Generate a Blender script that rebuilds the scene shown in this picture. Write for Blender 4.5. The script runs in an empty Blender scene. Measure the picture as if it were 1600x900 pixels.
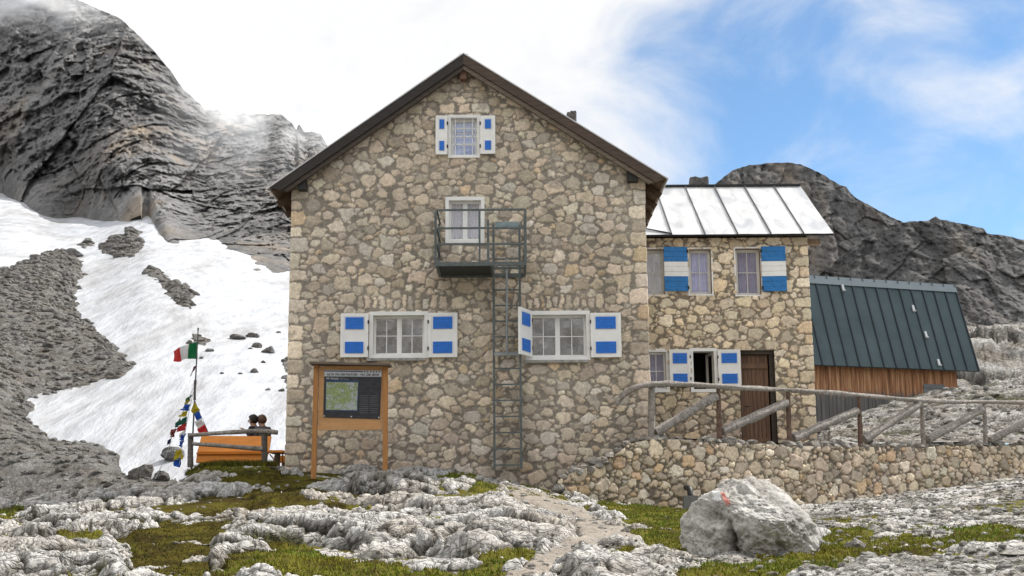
import bpy, math, random
import numpy as np
from mathutils import Vector, Matrix

random.seed(7)
RNG = np.random.default_rng(7)
scene = bpy.context.scene
COL = scene.collection
R = math.radians

# ------------------------------------------------------------------ camera
F = 2000.0
PITCH = math.atan(0.1835)
ROLL = R(-0.4)
CM = (Matrix.Rotation(math.pi / 2 + PITCH, 3, 'X') @ Matrix.Rotation(ROLL, 3, 'Z'))
CMN = np.array(CM)
cam_d = bpy.data.cameras.new('camera')
cam = bpy.data.objects.new('camera', cam_d)
COL.objects.link(cam)
cam.matrix_world = CM.to_4x4()
cam_d.sensor_width = 36.0
cam_d.lens = 36.0 * F / 1600.0
cam_d.clip_start = 0.1
cam_d.clip_end = 6000
scene.camera = cam


def P(px, py, Y):
    """point of the world at depth Y that the photograph shows at (px, py)"""
    d = CM @ Vector(((px - 800) / F, (450 - py) / F, -1.0))
    return d * (Y / d.y)


def S(px, py):
    return P(px, py, 1.0).z


def proj(X, Y, Z):
    q = np.stack([X, Y, Z], -1) @ CMN
    w = -q[..., 2]
    return 800 + F * q[..., 0] / w, 450 - F * q[..., 1] / w


# ------------------------------------------------------------------ noise
_perm = np.random.default_rng(3).permutation(256)
_perm = np.concatenate([_perm, _perm, _perm]).astype(np.int32)
_g = np.random.default_rng(5).normal(size=(256, 3))
_g = (_g / np.linalg.norm(_g, axis=1, keepdims=True)).astype(np.float32)


def perlin(x, y, z=None):
    x = np.asarray(x, np.float32)
    y = np.asarray(y, np.float32)
    z = np.zeros_like(x) + np.float32(0.37 if z is None else 0) if z is None else np.asarray(z, np.float32) + np.zeros_like(x)
    xi = np.floor(x).astype(np.int32); yi = np.floor(y).astype(np.int32); zi = np.floor(z).astype(np.int32)
    xf = x - xi; yf = y - yi; zf = z - zi
    xi &= 255; yi &= 255; zi &= 255
    u = xf * xf * xf * (xf * (xf * 6 - 15) + 10)
    v = yf * yf * yf * (yf * (yf * 6 - 15) + 10)
    w = zf * zf * zf * (zf * (zf * 6 - 15) + 10)

    def gr(a, b, c):
        h = _perm[_perm[_perm[xi + a] + yi + b] + zi + c] & 255
        g = _g[h]
        return g[..., 0] * (xf - a) + g[..., 1] * (yf - b) + g[..., 2] * (zf - c)
    x00 = gr(0, 0, 0) * (1 - u) + gr(1, 0, 0) * u
    x10 = gr(0, 1, 0) * (1 - u) + gr(1, 1, 0) * u
    x01 = gr(0, 0, 1) * (1 - u) + gr(1, 0, 1) * u
    x11 = gr(0, 1, 1) * (1 - u) + gr(1, 1, 1) * u
    return ((x00 * (1 - v) + x10 * v) * (1 - w) + (x01 * (1 - v) + x11 * v) * w) * 1.5


def fbm(x, y, z=None, o=5, gain=0.5, lac=2.07):
    s = 0; a = 1.0; t = 0
    z = np.zeros_like(np.asarray(x, np.float32)) if z is None else z
    for i in range(o):
        s = s + a * perlin(x + 17.3 * i, y - 9.1 * i, z + 3.7 * i)
        t += a
        a *= gain; x = x * lac; y = y * lac; z = z * lac
    return s / t * 1.6


def ridged(x, y, z=None, o=5, gain=0.5, lac=2.1):
    s = 0; a = 1.0; t = 0
    z = np.zeros_like(np.asarray(x, np.float32)) if z is None else z
    for i in range(o):
        s = s + a * (1 - np.abs(perlin(x + 11.3 * i, y + 5.1 * i, z - 2.7 * i)) * 2.2)
        t += a
        a *= gain; x = x * lac; y = y * lac; z = z * lac
    return s / t


def worley(x, y, seed=0):
    x = np.asarray(x, np.float32); y = np.asarray(y, np.float32)
    xi = np.floor(x).astype(np.int32); yi = np.floor(y).astype(np.int32)
    f1 = np.full(x.shape, 9, np.float32); f2 = np.full(x.shape, 9, np.float32)
    h = np.zeros(x.shape, np.int32); ax = np.zeros(x.shape, np.float32); ay = np.zeros(x.shape, np.float32)
    for i in (-1, 0, 1):
        for j in (-1, 0, 1):
            k = _perm[_perm[(xi + i) & 255] + ((yi + j + seed) & 255)] & 255
            dx = xi + i + .12 + .76 * _perm[k + 31] / 255.0 - x
            dy = yi + j + .12 + .76 * _perm[k + 97] / 255.0 - y
            d = np.sqrt(dx * dx + dy * dy)
            n = d < f1
            f2 = np.where(n, f1, np.minimum(f2, d)); h = np.where(n, k, h)
            ax = np.where(n, dx, ax); ay = np.where(n, dy, ay); f1 = np.where(n, d, f1)
    return f1, f2, h, ax, ay


def blocks(x, y, seed=0, tilt=1.0, crack=.10):
    f1, f2, h, ax, ay = worley(x, y, seed)
    r1 = _perm[h + 11] / 255.0 - .5; r2 = _perm[h + 53] / 255.0 - .5; r3 = _perm[h + 157] / 255.0 - .5
    return (r1 + tilt * (r2 * ax + r3 * ay) * 1.6).astype(np.float32), (1 - sstep(0, crack, f2 - f1)).astype(np.float32)


def sstep(a, b, x):
    t = np.clip((x - a) / (b - a), 0, 1)
    return t * t * (3 - 2 * t)


def sdist(px, py, poly):
    """signed distance, in the polygon's units, positive inside"""
    poly = np.asarray(poly, float)
    shp = px.shape
    x = px.ravel(); y = py.ravel()
    best = np.full(x.shape, 1e18); inside = np.zeros(x.shape, bool)
    n = len(poly)
    for i in range(n):
        ax, ay = poly[i]; bx, by = poly[(i + 1) % n]
        dx, dy = bx - ax, by - ay
        t = np.clip(((x - ax) * dx + (y - ay) * dy) / (dx * dx + dy * dy + 1e-9), 0, 1)
        d = (x - ax - t * dx) ** 2 + (y - ay - t * dy) ** 2
        best = np.minimum(best, d)
        c = ((ay > y) != (by > y))
        xin = ax + (y - ay) * dx / (dy if abs(dy) > 1e-9 else 1e-9)
        inside ^= c & (x < xin)
    r = np.sqrt(best)
    return np.where(inside, r, -r).reshape(shp)


def boxblur(a, k):
    for ax in (0, 1):
        p = np.pad(a, [(k + 1, k) if i == ax else (0, 0) for i in (0, 1)], mode='edge')
        c = np.cumsum(p, axis=ax)
        n = a.shape[ax]
        if ax == 0:
            a = (c[2 * k + 1:2 * k + 1 + n] - c[:n]) / (2 * k + 1)
        else:
            a = (c[:, 2 * k + 1:2 * k + 1 + n] - c[:, :n]) / (2 * k + 1)
    return a


# ------------------------------------------------------------------ objects
def tag(o, label=None, cat=None, group=None, kind=None):
    if label: o['label'] = label
    if cat: o['category'] = cat
    if group: o['group'] = group
    if kind: o['kind'] = kind
    return o


WORLD = {}


def empty(name, loc=(0, 0, 0), label=None, cat=None, group=None, rz=0.0):
    o = bpy.data.objects.new(name, None)
    o.empty_display_size = 0.2
    COL.objects.link(o)
    o.location = loc
    o.rotation_euler.z = rz
    WORLD[o.name] = Matrix.Translation(loc) @ Matrix.Rotation(rz, 4, 'Z')
    return tag(o, label, cat, group)


def link(name, me, mats, parent=None, keep_world=True):
    o = bpy.data.objects.new(name, me)
    for m in (mats if isinstance(mats, (list, tuple)) else [mats]):
        me.materials.append(m)
    COL.objects.link(o)
    if parent is not None:
        o.parent = parent
        o.matrix_parent_inverse = WORLD.get(parent.name, Matrix.Identity(4)).inverted()
    return o


def quads_mesh(name, co, faces, attrs=None, mi=None, smooth=True):
    """co (N,3), faces (M,4) or (M,3)"""
    me = bpy.data.meshes.new(name)
    co = np.ascontiguousarray(co, np.float32)
    faces = np.ascontiguousarray(faces, np.int32)
    k = faces.shape[1]
    me.vertices.add(len(co)); me.vertices.foreach_set('co', co.ravel())
    me.loops.add(faces.size); me.loops.foreach_set('vertex_index', faces.ravel())
    me.polygons.add(len(faces)); me.polygons.foreach_set('loop_start', np.arange(0, faces.size, k, dtype=np.int32))
    if mi is not None:
        me.polygons.foreach_set('material_index', np.asarray(mi, np.int32))
    me.update(calc_edges=True)
    if not smooth:
        me.shade_flat()
    for nm, arr in (attrs or {}).items():
        arr = np.asarray(arr, np.float32)
        if arr.ndim == 2:
            a = me.attributes.new(nm, 'FLOAT_COLOR', 'POINT')
            if arr.shape[1] == 3:
                arr = np.concatenate([arr, np.ones((len(arr), 1), np.float32)], 1)
            a.data.foreach_set('color', np.ascontiguousarray(arr).ravel())
        else:
            a = me.attributes.new(nm, 'FLOAT', 'POINT')
            a.data.foreach_set('value', np.ascontiguousarray(arr).ravel())
    return me


def grid_mesh(name, V, attrs=None, mask=None, flip=False, smooth=True):
    """V (n,m,3); mask (n-1,m-1) of faces to keep"""
    n, m = V.shape[:2]
    idx = np.arange(n * m).reshape(n, m)
    f = np.stack([idx[:-1, :-1], idx[:-1, 1:], idx[1:, 1:], idx[1:, :-1]], -1)
    if flip:
        f = f[..., ::-1]
    f = f[mask] if mask is not None else f.reshape(-1, 4)
    co = V.reshape(-1, 3)
    at = {k: (v.reshape(-1, v.shape[-1]) if v.ndim == 3 else v.ravel()) for k, v in (attrs or {}).items()}
    if mask is not None:
        used = np.zeros(len(co), bool); used[f.ravel()] = True
        re = np.cumsum(used) - 1
        f = re[f]; co = co[used]; at = {k: v[used] for k, v in at.items()}
    return quads_mesh(name, co, f, at, smooth=smooth)


class MB:
    """collects pieces of ONE part"""
    def __init__(self):
        self.v = []; self.f = []; self.mi = []; self.sm = []

    def add(self, vs, fs, mi=0, smooth=False):
        b = len(self.v)
        self.v += [tuple(v) for v in vs]
        for f in fs:
            self.f.append(tuple(i + b for i in f)); self.mi.append(mi); self.sm.append(smooth)
        return self

    def box(self, x0, x1, y0, y1, z0, z1, mi=0, M=None):
        vs = [Vector((x, y, z)) for z in (z0, z1) for y in (y0, y1) for x in (x0, x1)]
        if M is not None:
            vs = [M @ v for v in vs]
        return self.add(vs, [(0, 2, 3, 1), (4, 5, 7, 6), (0, 1, 5, 4), (2, 6, 7, 3), (0, 4, 6, 2), (1, 3, 7, 5)], mi)

    def bar(self, a, b, w, h=None, up=(0, 0, 1), mi=0):
        """square bar from a to b"""
        h = w if h is None else h
        a = Vector(a); b = Vector(b); d = (b - a).normalized()
        up = Vector(up)
        if abs(d.dot(up)) > 0.95:
            up = Vector((0, 1, 0))
        s = d.cross(up).normalized(); u = s.cross(d).normalized()
        vs = []
        for p in (a, b):
            for i, j in ((-1, -1), (1, -1), (1, 1), (-1, 1)):
                vs.append(p + s * (i * w / 2) + u * (j * h / 2))
        return self.add(vs, [(0, 1, 2, 3), (7, 6, 5, 4), (0, 4, 5, 1), (1, 5, 6, 2), (2, 6, 7, 3), (3, 7, 4, 0)], mi)

    def tube(self, pts, rad, seg=10, mi=0, rough=0.0, sub=1, seed=0):
        pts = [Vector(p) for p in pts]
        if not isinstance(rad, (list, tuple)):
            rad = [rad] * len(pts)
        # resample smoothly
        if sub > 1:
            q = []; rr = []
            for i in range(len(pts) - 1):
                p0 = pts[max(i - 1, 0)]; p1 = pts[i]; p2 = pts[i + 1]; p3 = pts[min(i + 2, len(pts) - 1)]
                for k in range(sub):
                    t = k / sub
                    q.append(0.5 * ((2 * p1) + (p2 - p0) * t + (2 * p0 - 5 * p1 + 4 * p2 - p3) * t * t + (3 * p1 - p0 - 3 * p2 + p3) * t ** 3))
                    rr.append(rad[i] * (1 - t) + rad[i + 1] * t)
            q.append(pts[-1]); rr.append(rad[-1])
            pts, rad = q, rr
        vs = []; fs = []
        prev = None
        rnd = random.Random(seed)
        ph = [rnd.uniform(0, 6) for _ in range(4)]
        for i, p in enumerate(pts):
            d = (pts[min(i + 1, len(pts) - 1)] - pts[max(i - 1, 0)]).normalized()
            if prev is None:
                s = d.cross(Vector((0, 0, 1)))
                if s.length < 0.1: s = d.cross(Vector((0, 1, 0)))
            else:
                s = prev - d * prev.dot(d)
            s.normalize(); prev = s
            u = d.cross(s).normalized()
            for k in range(seg):
                a = 2 * math.pi * k / seg
                r = rad[i]
                if rough:
                    r *= 1 + rough * (math.sin(a * 2 + ph[0] + i * .35) * .5 + math.sin(a * 3 + ph[1] - i * .6) * .35 + rnd.uniform(-.4, .4) + .5 * math.sin(i * .9 + ph[2]))
                vs.append(p + s * (math.cos(a) * r) + u * (math.sin(a) * r))
        n = len(pts)
        for i in range(n - 1):
            for k in range(seg):
                k2 = (k + 1) % seg
                fs.append((i * seg + k, i * seg + k2, (i + 1) * seg + k2, (i + 1) * seg + k))
        b = len(self.v)
        self.add(vs, fs, mi, True)
        self.add([vs[k] for k in range(seg)], [tuple(range(seg))[::-1]], mi)
        self.add([vs[(n - 1) * seg + k] for k in range(seg)], [tuple(range(seg))], mi)
        return self

    def build(self, name, mats, parent=None):
        me = bpy.data.meshes.new(name)
        me.from_pydata(self.v, [], self.f, shade_flat=True)
        me.polygons.foreach_set('material_index', self.mi)
        me.polygons.foreach_set('use_smooth', self.sm)
        me.update()
        return link(name, me, mats, parent)


# ------------------------------------------------------------------ materials
def srgb(r, g, b):
    f = lambda c: (c / 255 / 12.92) if c / 255 <= .04045 else ((c / 255 + .055) / 1.055) ** 2.4
    return (f(r), f(g), f(b), 1.0)


class NT:
    def __init__(self, name):
        self.m = bpy.data.materials.new(name)
        self.m.use_nodes = True
        self.t = self.m.node_tree
        self.b = self.t.nodes['Principled BSDF']
        self.b.inputs['Roughness'].default_value = 0.85

    def n(self, typ, **kw):
        nd = self.t.nodes.new(typ)
        for k, v in kw.items():
            if k.startswith('i_'):
                k = k[2:]
                nd.inputs[int(k) if k.isdigit() else k.replace('_', ' ')].default_value = v
            else:
                setattr(nd, k, v)
        return nd

    def l(self, a, b):
        self.t.links.new(a, b)

    def pos(self, scale=(1, 1, 1), rot=(0, 0, 0), obj=False):
        g = self.n('ShaderNodeNewGeometry').outputs['Position'] if not obj else self.n('ShaderNodeTexCoord').outputs['Object']
        mp = self.n('ShaderNodeMapping')
        mp.inputs['Scale'].default_value = scale
        mp.inputs['Rotation'].default_value = rot
        self.l(g, mp.inputs['Vector'])
        return mp.outputs['Vector']

    def noise(self, vec, scale, detail=6, rough=0.6, dist=0.0, typ='FBM'):
        nd = self.n('ShaderNodeTexNoise', noise_type=typ)
        nd.inputs['Scale'].default_value = scale
        nd.inputs['Detail'].default_value = detail
        nd.inputs['Roughness'].default_value = rough
        nd.inputs['Distortion'].default_value = dist
        self.l(vec, nd.inputs['Vector'])
        return nd.outputs['Fac']

    def ramp(self, fac, stops, interp='LINEAR'):
        nd = self.n('ShaderNodeValToRGB')
        nd.color_ramp.interpolation = interp
        e = nd.color_ramp.elements
        while len(e) < len(stops): e.new(0.5)
        for el, (p, c) in zip(e, stops):
            el.position = p
            el.color = c if len(c) == 4 else (*c, 1)
        self.l(fac, nd.inputs['Fac'])
        return nd.outputs['Color']

    def mix(self, fac, a, b, mode='MIX'):
        nd = self.n('ShaderNodeMix', data_type='RGBA', blend_type=mode)
        for s, v in ((0, fac), (6, a), (7, b)):
            if hasattr(v, 'links') or hasattr(v, 'is_linked'):
                self.l(v, nd.inputs[s])
            else:
                nd.inputs[s].default_value = v if s == 0 or len(v) == 4 else (*v, 1)
        return nd.outputs[2]

    def math(self, op, a, b=0.0, c=0.0, clamp=False):
        nd = self.n('ShaderNodeMath', operation=op, use_clamp=clamp)
        for i, v in enumerate((a, b, c)):
            if hasattr(v, 'is_linked'):
                self.l(v, nd.inputs[i])
            else:
                nd.inputs[i].default_value = v
        return nd.outputs[0]

    def attr(self, name):
        return self.n('ShaderNodeAttribute', attribute_name=name)

    def bump(self, h, strength=0.5, dist=0.02):
        nd = self.n('ShaderNodeBump')
        nd.inputs['Strength'].default_value = strength
        nd.inputs['Distance'].default_value = dist
        self.l(h, nd.inputs['Height'])
        self.l(nd.outputs['Normal'], self.b.inputs['Normal'])
        return nd

    def color(self, c):
        if hasattr(c, 'is_linked'):
            self.l(c, self.b.inputs['Base Color'])
        else:
            self.b.inputs['Base Color'].default_value = c if len(c) == 4 else (*c, 1)
        return self


def g3(v, t=(1, 1, 1)):
    return (v * t[0], v * t[1], v * t[2], 1)


def painted(name, col, rough=0.5, dirt=0.15, scale=6.0, metallic=0.0):
    k = NT(name)
    p = k.pos()
    f = k.noise(p, scale, 6, .65)
    c2 = tuple(x * (1 - dirt * 2) for x in col[:3])
    k.color(k.ramp(f, [(0.3, c2), (0.62, col)]))
    k.b.inputs['Roughness'].default_value = rough
    k.b.inputs['Metallic'].default_value = metallic
    k.bump(k.noise(p, 60, 4, .6), .15, .004)
    return k.m


def wood(name, c0, c1, scale=(4, 4, 40), rough=.75, axis_obj=False):
    k = NT(name)
    p = k.pos(scale)
    f = k.noise(p, 1.0, 6, .65, .6)
    q = k.noise(k.pos((2, 2, 2)), 1.3, 4, .6)
    c = k.ramp(f, [(0.3, c0), (0.7, c1)])
    c = k.mix(k.math('MULTIPLY', q, .5), c, tuple(x * .55 for x in c0[:3]))
    k.color(c)
    k.b.inputs['Roughness'].default_value = rough
    k.bump(f, .4, .006)
    return k.m


def stone_mat(name, bumpd=.012):
    k = NT(name)
    col = k.attr('col').outputs['Color']
    p = k.pos()
    n1 = k.noise(p, 14, 8, .7)
    n2 = k.noise(p, 45, 6, .7)
    n3 = k.noise(k.pos((1, 1, .45)), .9, 5, .6)
    c = k.mix(.7, col, k.ramp(n1, [(0.28, g3(.35)), (0.68, g3(1.05))]), 'MULTIPLY')
    c = k.mix(.6, c, k.ramp(n2, [(0.3, g3(.4)), (0.66, g3(1.15))]), 'MULTIPLY')
    c = k.mix(.5, c, k.ramp(n3, [(0.3, g3(.62, (1, .97, .92))), (0.65, g3(1.05))]), 'MULTIPLY')
    c = k.mix(1.0, c, g3(1.95), 'MULTIPLY')
    k.color(c)
    k.b.inputs['Roughness'].default_value = .95
    k.b.inputs['Specular IOR Level'].default_value = .2
    k.bump(k.math('ADD', n1, k.math('MULTIPLY', n2, .6)), .7, bumpd)
    return k.m


M = {}
M['masonry'] = stone_mat('rubble_masonry')
M['white_paint'] = painted('white_paint', (.86, .86, .84), .55, .06, 4)
M['white_inner'] = painted('aged_white_paint', (.74, .72, .66), .5, .08)
M['blue_paint'] = painted('blue_paint', (.010, .165, .66), .45, .12, 9)
M['blue_paint_b'] = painted('faded_blue_paint', (.012, .19, .52), .5, .2, 9)
M['steel'] = painted('grey_green_steel', (.115, .14, .14), .55, .25, 14)
M['steel_light'] = painted('pale_blue_steel', (.24, .31, .33), .5, .2, 14)
M['dark_steel'] = painted('dark_underside_steel', (.04, .045, .046), .7, .2, 14)
M['pine'] = wood('oiled_pine', (.38, .16, .045), (.56, .27, .085), (25, 25, 3))
M['ply'] = wood('larch_panel', (.50, .26, .10), (.64, .37, .17), (3, 3, 22))
M['dark_wood'] = wood('weathered_dark_wood', (.035, .025, .02), (.10, .075, .055), (3, 3, 30))
M['dark_wood_soffit'] = wood('soffit_wood', (.05, .03, .018), (.13, .075, .04), (12, 2, 12))
M['door_wood'] = wood('old_door_wood', (.075, .042, .026), (.27, .15, .085), (35, 35, 1.2))
M['brown_reveal'] = wood('brown_window_wood', (.10, .04, .022), (.19, .08, .045), (20, 20, 3))
M['orange'] = wood('orange_bench_wood', (.72, .22, .014), (.90, .34, .03), (3, 20, 20), .55)
M['log'] = None


def mk_log(name, lo, hi):
    k = NT(name)
    p = k.pos()
    f = k.noise(k.pos((9, 9, 9)), 1.5, 8, .7, 1.2)
    v = k.noise(p, 55, 4, .6)
    c = k.ramp(f, [(0.34, lo), (0.5, tuple((a + b) / 2 for a, b in zip(lo, hi))), (0.64, hi)])
    c = k.mix(.5, c, k.ramp(v, [(0.3, g3(.45)), (0.65, g3(1.1))]), 'MULTIPLY')
    k.color(c)
    k.b.inputs['Roughness'].default_value = .95
    k.b.inputs['Specular IOR Level'].default_value = .08
    k.bump(k.math('ADD', f, v), 1.0, .02)
    return k.m


M['log'] = mk_log('grey_weathered_log', (.17, .145, .125), (.50, .465, .425))
M['log_brown'] = mk_log('brown_weathered_log', (.09, .055, .042), (.27, .19, .155))
M['log_dark'] = mk_log('dark_weathered_log', (.10, .09, .085), (.26, .24, .22))

# shiny sheet-metal roof
k = NT('bright_sheet_metal')
p = k.pos((1.2, .45, .45))
f = k.noise(p, 1.6, 4, .55, .8)
k.color(k.ramp(f, [(0.34, g3(.46, (.97, 1, 1.05))), (0.5, g3(.62)), (0.62, g3(.76))]))  # grey reflection patches of the sheet are put into the base colour
k.b.inputs['Metallic'].default_value = .35
k.b.inputs['Roughness'].default_value = .38
k.bump(f, .35, .06)
M['bright_metal'] = k.m
# dark seam-metal roof
k = NT('slate_grey_sheet_metal')
p = k.pos()
f = k.noise(p, .9, 6, .65)
k.color(k.ramp(f, [(0.3, (.046, .072, .08, 1)), (0.7, (.074, .108, .118, 1))]))
k.b.inputs['Roughness'].default_value = .5
k.b.inputs['Specular IOR Level'].default_value = .3
M['slate_metal'] = k.m
M['slate_cap'] = painted('ridge_cap_metal', (.13, .175, .20), .45, .1, 3)
M['galvanised'] = painted('galvanised_metal', (.68, .70, .72), .35, .1, 8)
M['black'] = painted('black_iron', (.012, .012, .012), .6, .1)
M['main_sheet'] = painted('roof_sheet_edge', (.62, .62, .63), .4, .1, 3, .2)

# barn boards: rusty above, grey below
k = NT('barn_boards')
g = k.n('ShaderNodeNewGeometry').outputs['Position']
sx = k.n('ShaderNodeSeparateXYZ'); k.l(g, sx.inputs[0])
f = k.noise(k.pos((9, 9, .5)), 1.3, 6, .65)
st = k.noise(k.pos((11, 11, .6)), 1.0, 5, .75)
hh = k.math('ADD', sx.outputs['Z'], k.math('MULTIPLY', k.math('SUBTRACT', st, .5), 1.3))
orange = k.ramp(f, [(0.3, (.12, .05, .025, 1)), (0.5, (.36, .17, .08, 1)), (0.66, (.58, .34, .18, 1))])
grey = k.ramp(f, [(0.3, (.075, .072, .07, 1)), (0.7, (.19, .182, .175, 1))])
mr = k.n('ShaderNodeMapRange'); k.l(hh, mr.inputs[0]); mr.inputs[1].default_value = 4.70; mr.inputs[2].default_value = 4.92
k.color(k.mix(mr.outputs[0], grey, orange))
k.bump(f, .5, .02)
M['barn_boards'] = k.m

# glass that mirrors the hillside
def mk_glass(name, refl, tint=(1, 1, 1, 1)):
    m = bpy.data.materials.new(name); m.use_nodes = True
    t = m.node_tree
    for n_ in list(t.nodes): t.nodes.remove(n_)
    out = t.nodes.new('ShaderNodeOutputMaterial')
    mix = t.nodes.new('ShaderNodeMixShader'); mix.inputs[0].default_value = refl
    tr = t.nodes.new('ShaderNodeBsdfTransparent'); tr.inputs[0].default_value = tint
    gl = t.nodes.new('ShaderNodeBsdfGlossy'); gl.inputs['Roughness'].default_value = .012
    tc = t.nodes.new('ShaderNodeNewGeometry'); no = t.nodes.new('ShaderNodeTexNoise'); no.inputs['Scale'].default_value = 3
    bp = t.nodes.new('ShaderNodeBump'); bp.inputs['Strength'].default_value = .05; bp.inputs['Distance'].default_value = .02
    t.links.new(tc.outputs['Position'], no.inputs['Vector']); t.links.new(no.outputs['Fac'], bp.inputs['Height']); t.links.new(bp.outputs['Normal'], gl.inputs['Normal'])
    t.links.new(tr.outputs[0], mix.inputs[1]); t.links.new(gl.outputs[0], mix.inputs[2]); t.links.new(mix.outputs[0], out.inputs[0])
    return m


M['glass'] = mk_glass('window_glass', .5)
M['glass_soft'] = mk_glass('curtained_glass', .16)
M['lace'] = painted('lace_curtain', (.80, .80, .88), .9, .12, 30)
M['curtain_blue'] = painted('pale_blue_blind', (.55, .66, .98), .9, .06, 8)
M['curtain_mauve'] = painted('mauve_curtain', (.34, .32, .48), .9, .12, 8)
M['curtain_pale'] = painted('pale_curtain', (.62, .64, .92), .9, .1, 8)
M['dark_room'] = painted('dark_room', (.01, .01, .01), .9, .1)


def rock_mat(name, lo, mid, hi, sc=1.0, bs=.8, bd=.03, stain=None, spec=.15):
    k = NT(name)
    p = k.pos()
    n1 = k.noise(p, 1.7 * sc, 9, .68, .4)
    n2 = k.noise(p, 11 * sc, 8, .72, .2)
    n3 = k.noise(p, 47 * sc, 5, .7)
    c = k.ramp(n1, [(0.31, lo), (0.46, mid), (0.61, hi)])
    c = k.mix(.85, c, k.ramp(n2, [(0.34, g3(.34)), (0.5, g3(.9)), (0.66, g3(1.15))]), 'MULTIPLY')
    c = k.mix(.5, c, k.ramp(n3, [(0.32, g3(.4)), (0.6, g3(1.1))]), 'MULTIPLY')
    wv = k.n('ShaderNodeVectorMath', operation='ADD')
    nz = k.n('ShaderNodeTexNoise'); nz.inputs['Scale'].default_value = 2.2 * sc; nz.inputs['Detail'].default_value = 5; k.l(p, nz.inputs['Vector'])
    sc_ = k.n('ShaderNodeVectorMath', operation='SCALE'); k.l(nz.outputs['Color'], sc_.inputs[0]); sc_.inputs['Scale'].default_value = .55 / sc
    k.l(p, wv.inputs[0]); k.l(sc_.outputs[0], wv.inputs[1])
    crk = None
    for vs_, lo_, hi_ in ((1.7 * sc, 0.0, .035), (5.2 * sc, 0.0, .06), (15 * sc, 0.0, .09)):
        vo = k.n('ShaderNodeTexVoronoi', feature='DISTANCE_TO_EDGE'); vo.inputs['Scale'].default_value = vs_; k.l(wv.outputs[0], vo.inputs['Vector'])
        mr_ = k.n('ShaderNodeMapRange'); k.l(vo.outputs['Distance'], mr_.inputs[0]); mr_.inputs[1].default_value = lo_; mr_.inputs[2].default_value = hi_
        crk = mr_.outputs[0] if crk is None else k.math('MULTIPLY', crk, k.math('ADD', k.math('MULTIPLY', mr_.outputs[0], .7), .3))
    gate = k.ramp(k.noise(p, .8 * sc, 4, .6), [(0.40, g3(0)), (0.58, g3(1))])
    c = k.mix(k.math('MULTIPLY', k.math('SUBTRACT', 1.0, crk), k.math('MULTIPLY', k.math('SUBTRACT', 1.0, k.attr('grav').outputs['Fac']), k.math('ADD', k.math('MULTIPLY', gate, .6), .25))), c, g3(.09, (1, .92, .8)))
    c = k.mix(k.math('MULTIPLY', k.attr('cvx').outputs['Fac'], .55), c, g3(hi[0] * 1.25, (1, .985, .955)))  # lit highlights painted into the rock colour on convex edges
    pat = k.ramp(k.noise(p, .9 * sc, 7, .7, .5), [(0.46, g3(0)), (0.62, g3(1))])
    c = k.mix(k.math('MULTIPLY', pat, .55), c, k.mix(1.0, c, (.60, .50, .38, 1), 'MULTIPLY'))
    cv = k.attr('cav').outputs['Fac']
    c = k.mix(cv, c, g3(.16, (1, .88, .70)), 'MULTIPLY')  # crevice dirt and crevice shade both darkened into the colour
    ms = k.attr('moss').outputs['Fac']
    mf = k.math('MULTIPLY', ms, k.math('GREATER_THAN', k.math('ADD', n2, k.math('MULTIPLY', ms, .25)), .55))
    c = k.mix(mf, c, k.ramp(n3, [(0.3, (.02, .024, .006, 1)), (0.7, (.085, .08, .018, 1))]))
    k.color(c)
    k.b.inputs['Roughness'].default_value = .95
    k.b.inputs['Specular IOR Level'].default_value = spec
    k.bump(k.math('ADD', k.math('ADD', k.math('MULTIPLY', n2, 1.0), k.math('MULTIPLY', n3, .5)), k.math('MULTIPLY', crk, .8)), bs, bd)
    return k.m


M['limestone'] = rock_mat('pale_limestone', (.17, .158, .142), (.46, .442, .415), (.70, .688, .66), .55, 1.0, .07)
M['boulder'] = None
M['rubble'] = rock_mat('loose_limestone', (.20, .19, .18), (.33, .32, .30), (.48, .47, .44), 2.0, .6, .02)


def mk_turf(name, stops, sc=3.0):
    k = NT(name)
    p = k.pos()
    n1 = k.noise(p, sc * .5, 8, .72)
    n2 = k.noise(p, sc * 9, 6, .75)
    c = k.ramp(n1, stops)
    c = k.mix(.8, c, k.ramp(n2, [(0.3, g3(.35)), (0.68, g3(1.25))]), 'MULTIPLY')
    c = k.mix(k.math('MULTIPLY', k.attr('dk').outputs['Fac'], .8), c, (.50, .42, .36, 1), 'MULTIPLY')  # shade of the left mossy zone multiplied into the turf colour
    k.color(c)
    k.b.inputs['Roughness'].default_value = 1
    k.b.inputs['Specular IOR Level'].default_value = .05
    k.bump(n2, 1, .04)
    return k.m


M['turf'] = mk_turf('alpine_turf', [(0.33, (.035, .028, .012, 1)), (0.45, (.10, .085, .02, 1)), (0.56, (.18, .175, .026, 1)), (0.68, (.18, .12, .042, 1))])
k = NT('gravel_path')
p = k.pos()
n1 = k.noise(p, 2, 5, .6); n2 = k.noise(p, 40, 6, .75)
vo = k.n('ShaderNodeTexVoronoi'); vo.inputs['Scale'].default_value = 28; k.l(p, vo.inputs['Vector'])
c = k.ramp(n1, [(0.3, (.20, .165, .13, 1)), (0.7, (.36, .315, .26, 1))])
c = k.mix(.6, c, k.ramp(vo.outputs['Color'], [(0.1, g3(.5)), (0.9, g3(1.25))]), 'MULTIPLY')
c = k.mix(.6, c, k.ramp(n2, [(0.3, g3(.5)), (0.65, g3(1.1))]), 'MULTIPLY')
k.color(c); k.bump(k.math('ADD', n2, vo.outputs['Distance']), .8, .02)
M['path'] = k.m

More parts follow.
